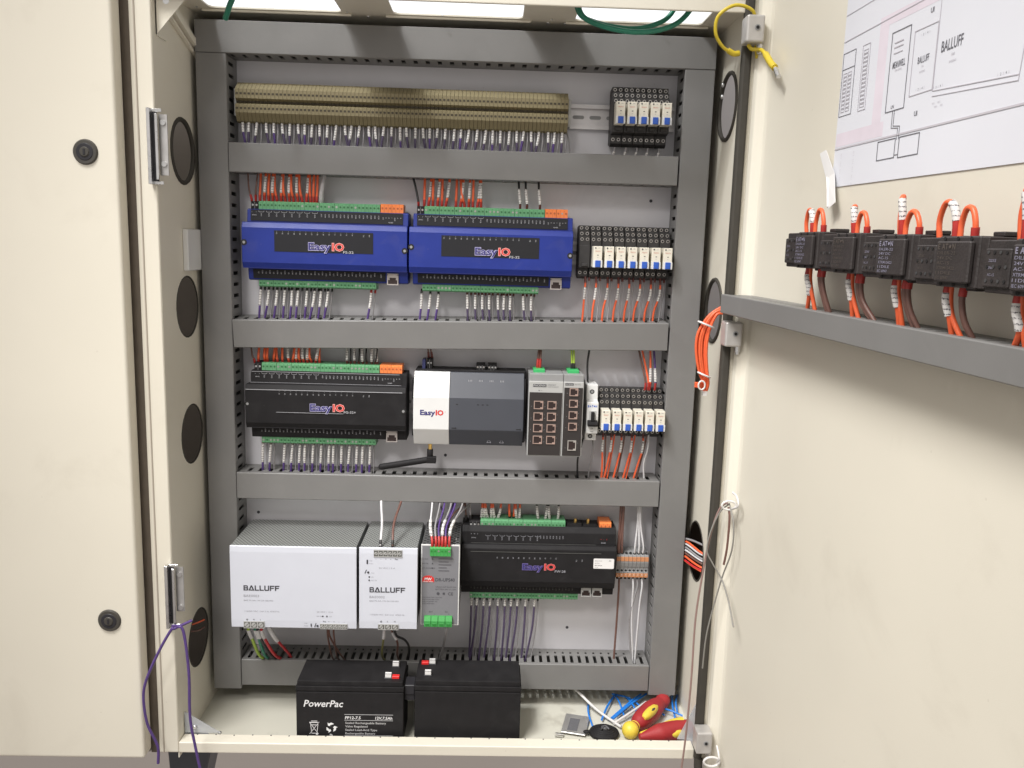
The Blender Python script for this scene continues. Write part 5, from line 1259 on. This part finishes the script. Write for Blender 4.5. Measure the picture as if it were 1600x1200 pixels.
t = thing('screwdriver', 'red and yellow screwdriver lying flat by the lower right corner', 'screwdriver', (.62, -.14, ZP))
a = Vector((.6120, -.1480, -.0210)); b_ = Vector((.6930, -.1230, -.0185)); d = b_ - a
mb = MB(); mb.tube([a + d * i / 24 for i in range(25)], lambda q: (.0045 + .0095 * min(1, q * 2.6)) - (.003 * max(0, q - .75) * 4), 16, sub=1); mb.build('handle', TOOLR, t)
up_ = Vector((-.1, -.45, .9)).normalized()
mb = MB(); mb.tube([a + d * (.40 + .46 * i / 10) + Vector((0, .0070, .0070)) for i in range(11)], lambda q: .0030 + .0040 * math.sin(min(1, q * 1.2) * math.pi * .5), 10, sub=1)
mb.tube([a + d * (.02 + .26 * i / 6) + Vector((0, .0035, .0020)) for i in range(7)], lambda q: .0035 + .0035 * q, 10, sub=1)
mb.tube([a + d * (.50 + .34 * i / 8) + Vector((0, -.0095, .0010)) for i in range(9)], lambda q: .0020 + .0048 * math.sin(q * math.pi * .8), 10, sub=1)
mb.build('yellow_inlay', TOOLY, t)
# tag, coil, ties
t = thing('metal_tag', 'small silver plate with dark printed panel lying on the cabinet floor', 'tag', (.52, -.10, ZP))
c, s_ = math.cos(R(-14)), math.sin(R(-14))
def quad(cx, cy, w_, h_, z, th, m=0, mb=None):
    q = [(cx + x * c - y * s_, cy + x * s_ + y * c) for x, y in ((-w_, -h_), (w_, -h_), (w_, h_), (-w_, h_))]
    mb.prism_z(q, z, z + th, m)
mb = MB(); quad(.5210, -.1060, .0185, .0260, ZP + .0035, .002, 0, mb); mb.build('plate', ALU, t, bevel=.0006)
mb = MB(); quad(.5180, -.1080, .0075, .0165, ZP + .0056, .0003, 0, mb); mb.build('dark_panel', new_mat('graphite_panel', (.12, .12, .13), .5, var=.15, vscale=400), t)
mb = MB(); mb.cyl((.500, -.1330, ZP + .003), (-1, -.05, .15), .0030, .012, 12); mb.build('nozzle', STEEL, t)
mb = MB(); mb.sphere((.5360, -.1290, ZP + .007), .004, 12, sc=(1.5, 1, .6)); mb.build('black_catch', BLACK, t)
t = thing('tape_roll', 'low black coil lying left of the yellow tipped screwdriver', 'tape roll', (.562, -.13, ZP))
mb = MB()
for k in range(5): mb.tube([(.5620 + (.0195 - .0027 * k) * math.cos(2 * math.pi * i / 24), -.1270 + (.0165 - .0025 * k) * math.sin(2 * math.pi * i / 24), ZP + .0050 + .0016 * k) for i in range(24)], .0034, 8, sub=1, closed=True)
mb.cyl((.562, -.127, ZP + .001), (0, 0, 1), .015, .009, 24)
mb.build('coil', BLACK, t)
mb = MB(); mb.sphere((.5620, -.1300, ZP + .0145), .006, 12, sc=(1, .9, .5)); mb.tube([(.556, -.137, ZP + .0158), (.562, -.131, ZP + .0185), (.568, -.136, ZP + .0158)], .0012, 8); mb.build('centre_clip', new_mat('graphite', (.07, .07, .075), .4, var=.2, vscale=200), t)
ties = [((.5486, -.040), (.5473, -.1120)), ((.5900, -.0150), (.6329, -.0560)), ((.5941, -.018), (.5626, -.0941)), ((.5930, -.022), (.5990, -.0830)), ((.6360, -.0210), (.5860, -.0850)), ((.6453, -.0209), (.5800, -.0960)), ((.6250, -.0260), (.5750, -.0900)), ((.6640, -.0760), (.6450, -.0640)), ((.6880, -.0180), (.6780, -.0880)), ((.6960, -.0200), (.6850, -.0700)), ((.6100, -.030), (.6200, -.0720)), ((.6550, -.060), (.6900, -.0850))]
for i, ((xa, ya), (xb, yb)) in enumerate(ties):
    z = ZP + .003 + .0012 * (i % 6); mx, my = (xa + xb) / 2 + rj(.004), (ya + yb) / 2 + rj(.003)
    mb = MB(); mb.tube([(xa, ya, z), (mx, my, z + .003 + rj(.001)), (xb, yb, z)], .0018, 6, sub=6, flat=.8)
    o = mb.build('cable_tie', TIEB, base=(xa, ya, z)); tag(o, 'blue cable tie strewn on the cabinet floor around the screwdrivers', 'cable tie', 'blue cable ties on the cabinet floor')
for i, (q, lab) in enumerate((([(.522, -.0300, ZP + .026), (.556, -.070, ZP + .010), (.590, -.112, ZP + .005)], 'long white cable tie slanting across the cabinet floor'), ([(.640, -.045, ZP + .008), (.610, -.078, ZP + .009), (.580, -.104, ZP + .006)], 'short white cable tie between the blue ties'))):
    mb = MB(); mb.tube(q, .0022, 6, sub=6); tag(mb.build('cable_tie', TIEW, base=q[0]), lab, 'cable tie')

DOORW = new_mat('dull_grey_wire', (.22, .21, .19), .5, var=.05)
# ------------------------------------------------------------------ cables round the edges of the cabinet
def cable(pts, r, m_, lab, cat='cable', grp=None, name='cable', n=10, kids=()):
    mb = MB(); mb.tube(pts, r, n, sub=7); o = mb.build(name, m_, base=pts[0]); tag(o, lab, cat, grp)
    return o
cable([(.050, -.150, 1.06), (.0420, -.149, 1.00), (.034, -.146, .9800), (.0255, -.135, .968)], .0036, GREENW, 'thick green cable entering at the upper left roof opening')
cable([(.480, -.150, 1.03), (.4800, -.151, .9900), (.5020, -.152, .9740), (.5500, -.153, .9655), (.5920, -.152, .9720), (.6180, -.150, .9900), (.640, -.148, 1.03)], .0034, GREENW, 'lower green cable sagging below the right roof opening', grp=None)
cable([(.474, -.140, 1.03), (.4790, -.141, .9920), (.5000, -.142, .9790), (.5450, -.143, .9720), (.5780, -.142, .9780), (.600, -.140, .9930), (.615, -.138, 1.03)], .0032, GREENW, 'upper green cable sagging below the right roof opening')
o = cable([(.7000, -.193, .9300), (.692, -.200, .9700), (.6860, -.2060, .9830), (.6650, -.206, .9880), (.6460, -.203, .9760), (.6450, -.198, .9570), (.6560, -.192, .9430), (.6700, -.187, .9365)], .0021, YELLOW, 'yellow wire looping from the top hinge to the cabinet side', 'wire', name='earth_wire')
mb = MB(); mb.tube([(.6640, -.1885, .9395), (.6720, -.187, .9360), (.6790, -.186, .9370)], .0036, 10); mb.build('lug_sleeve', YELLOW, o)
o = cable([(.6860, -.200, .9440), (.6900, -.2030, .9385), (.6990, -.208, .9370), (.7010, -.2210, .9300), (.7020, -.2400, .9160), (.7035, -.2580, .9050)], .0024, YELLOW, 'short yellow wire with lug end below the top hinge', 'wire', name='earth_wire')
mb = MB(); mb.tube([(.7010, -.2250, .9280), (.7022, -.2440, .9140), (.7034, -.2560, .9065)], .0040, 10); mb.build('lug_sleeve', YELLOW, o)
mb = MB(); mb.cyl((.7036, -.2580, .9050), (.05, -.8, -.75), .0028, .016, 10); mb.build('lug', STEEL, o)
for k in range(7):
    dx = .0030 * (k - 3) * .75; dy = .003 * math.sin(k * 1.9)
    cable([(.6900, -.1560 + dy, .6190 - .0016 * k), (.6760 + dx * .6, -.1560 + dy, .6060), (.6650 + dx, -.156 + dy, .5830), (.6635 + dx, -.155 + dy, .5580), (.6680 + dx * .8, -.154 + dy, .5300), (.6730 + dx * .5, -.153 + dy, .5130), (.6720 + dx * .5, -.150 + dy, .5020)], .0019, ORANGE,
          'orange wire in the tied bundle beside the right door hinge', 'wire', 'orange wires in the tied door bundle', name='bundled_wire')
for i, (c_, r_) in enumerate((((.6675, -.157, .5930), .0105), ((.6700, -.155, .5240), .0085))):
    mb = MB(); mb.tube([(c_[0] + r_ * math.cos(q), c_[1] + r_ * .75 * math.sin(q), c_[2] - .4 * r_ * math.cos(q)) for q in [2 * math.pi * k / 20 for k in range(20)]], .0014, 8, sub=1, closed=True)
    tag(mb.build('cable_tie', TIEW, base=c_), ('upper', 'lower')[i] + ' white cable tie around the orange bundle', 'cable tie')
mb = MB()
for k in range(4): mb.tube([(.6710, -.152, .508 + k * .0018), (.6640, -.158, .5075 + k * .0018), (.6570, -.158, .5080 + k * .0018)], .0014, 7, sub=4)
mb.tube([(.666 + .0045 * math.cos(q), -.1615, .5105 + .0060 * math.sin(q)) for q in [2 * math.pi * k / 18 for k in range(18)]], .0012, 8, sub=1, closed=True, m=1)
mb.box(.6690, .6740, -.160, -.154, .4960, .5010, 1)
tag(mb.build('wire_coil', [ORANGE, TIEW], base=(.667, -.158, .50)), 'small orange wire end tied off below the orange bundle', 'wire')
cable([(.6990, -.2150, .3585), (.6960, -.2120, .3600), (.6880, -.208, .3480), (.6800, -.204, .3100), (.6750, -.200, .2600), (.6690, -.200, .1900), (.6680, -.203, .1000), (.6645, -.206, .0100), (.6590, -.208, -.0600)], .0014, new_mat('pinkish_brown_wire', (.26, .17, .15), .4, var=.05), 'long pale brown wire hanging down the right cabinet side', 'wire', name='loose_wire')
cable([(.7000, -.2164, .3610), (.6900, -.210, .3480), (.6800, -.207, .3200), (.6765, -.206, .2920), (.6850, -.207, .2740), (.6975, -.2150, .2530), (.6995, -.2441, .2354), (.7005, -.2694, .2115)], .0010, DOORW, 'grey wire curving right from the white clip on the door edge', 'wire', name='loose_wire')
cable([(.7000, -.2164, .3590), (.7010, -.2363, .3385), (.7010, -.2363, .3034), (.6980, -.2150, .2602), (.6920, -.208, .2200), (.6840, -.206, .1700), (.6820, -.205, .1200)], .0010, DOORW, 'grey wire curving left from the white clip on the door edge', 'wire', name='loose_wire')
cable([(.6990, -.2150, .3560), (.7000, -.2200, .3400), (.7000, -.2180, .3000), (.6985, -.214, .2750)], .0015, BROWN, 'short brown wire hanging from the white clip on the door edge', 'wire', name='loose_wire')
t = thing('cable_clip', 'white nylon clip loop holding wires on the right door edge', 'clip', (.706, -.206, .36))
mb = MB(); mb.tube([(.6985 + .0095 * math.cos(q), -.2180, .3590 + .0060 * math.sin(q)) for q in [2 * math.pi * k / 20 for k in range(20)]], .0014, 8, sub=1, closed=True); mb.build('ring', TIEW, t)
mb = MB(); mb.tube([(.7020, -.222, .3560), (.7040, -.240, .3650), (.7030, -.235, .3760), (.7010, -.222, .3780)], .0014, 8); mb.build('tail', TIEW, t)
t = thing('cable_clip', 'white nylon tie loop below the lowest door hinge', 'clip', (.7, -.206, -.02))
mb = MB(); mb.tube([(.7000 + .0110 * math.cos(q), -.2200, -.0120 + .0070 * math.sin(q)) for q in [2 * math.pi * k / 20 for k in range(20)]], .0018, 8, sub=1, closed=True); mb.build('ring', TIEW, t)
mb = MB(); mb.tube([(.7060, -.224, -.010), (.7040, -.240, .006), (.7030, -.228, .018)], .0014, 8); mb.build('tail', TIEW, t)
# loom passing through the right round hole
for k in range(9):
    z = .2150 + .0046 * k + rj(.003); m_ = [ORANGE, REDW, ORANGE, BROWN, WHITEW, GREYW, WHITEW, ORANGE, GREYW][k]
    cable([(.6700, -.020, .2320 + (z - .23) * .3), (.6860, -.050, z + rj(.003)), (.7020, -.090, z + rj(.004)), (.7300, -.100, z - .010 + rj(.006))], .0017, m_, ('lowest orange', 'red', 'second orange', 'brown', 'lower white', 'lower grey', 'upper white', 'upper orange', 'upper grey')[k] + ' wire passing through the lower right round hole', 'wire', None, name='loom_wire', n=8)
cable([(-.0200, -.200, .175), (-.0385, -.215, .1700), (-.0420, -.215, .1690), (-.0585, -.216, .1396), (-.0772, -.217, .0975), (-.0827, -.2165, .0693), (-.0799, -.215, .0315), (-.0700, -.213, .003), (-.0675, -.212, -.010), (-.0690, -.211, -.0310)], .0019, PURPLE, 'left hanging end of the violet wire hooked on the lower latch plate', 'wire', 'violet wires over the lower latch', name='loose_wire')
cable([(-.0440, -.205, .1690), (-.0340, -.214, .1730), (-.0260, -.2150, .1650), (-.0210, -.2150, .1077), (-.0214, -.2150, .0419), (-.0159, -.2150, -.001), (-.0085, -.215, -.0450), (-.004, -.215, -.07)], .0019, PURPLE, 'right hanging end of the violet wire hooked on the lower latch plate', 'wire', 'violet wires over the lower latch', name='loose_wire')
for k in range(2):
    cable([(-.045, -.080, .12 - k * .012), (-.056, -.090, .118 - k * .012), (-.09, -.1, .11)], .0012, BROWN if k else ORANGE, ('orange', 'brown')[k] + ' wire just visible inside the lowest left round hole', 'wire', None, name='loom_wire')
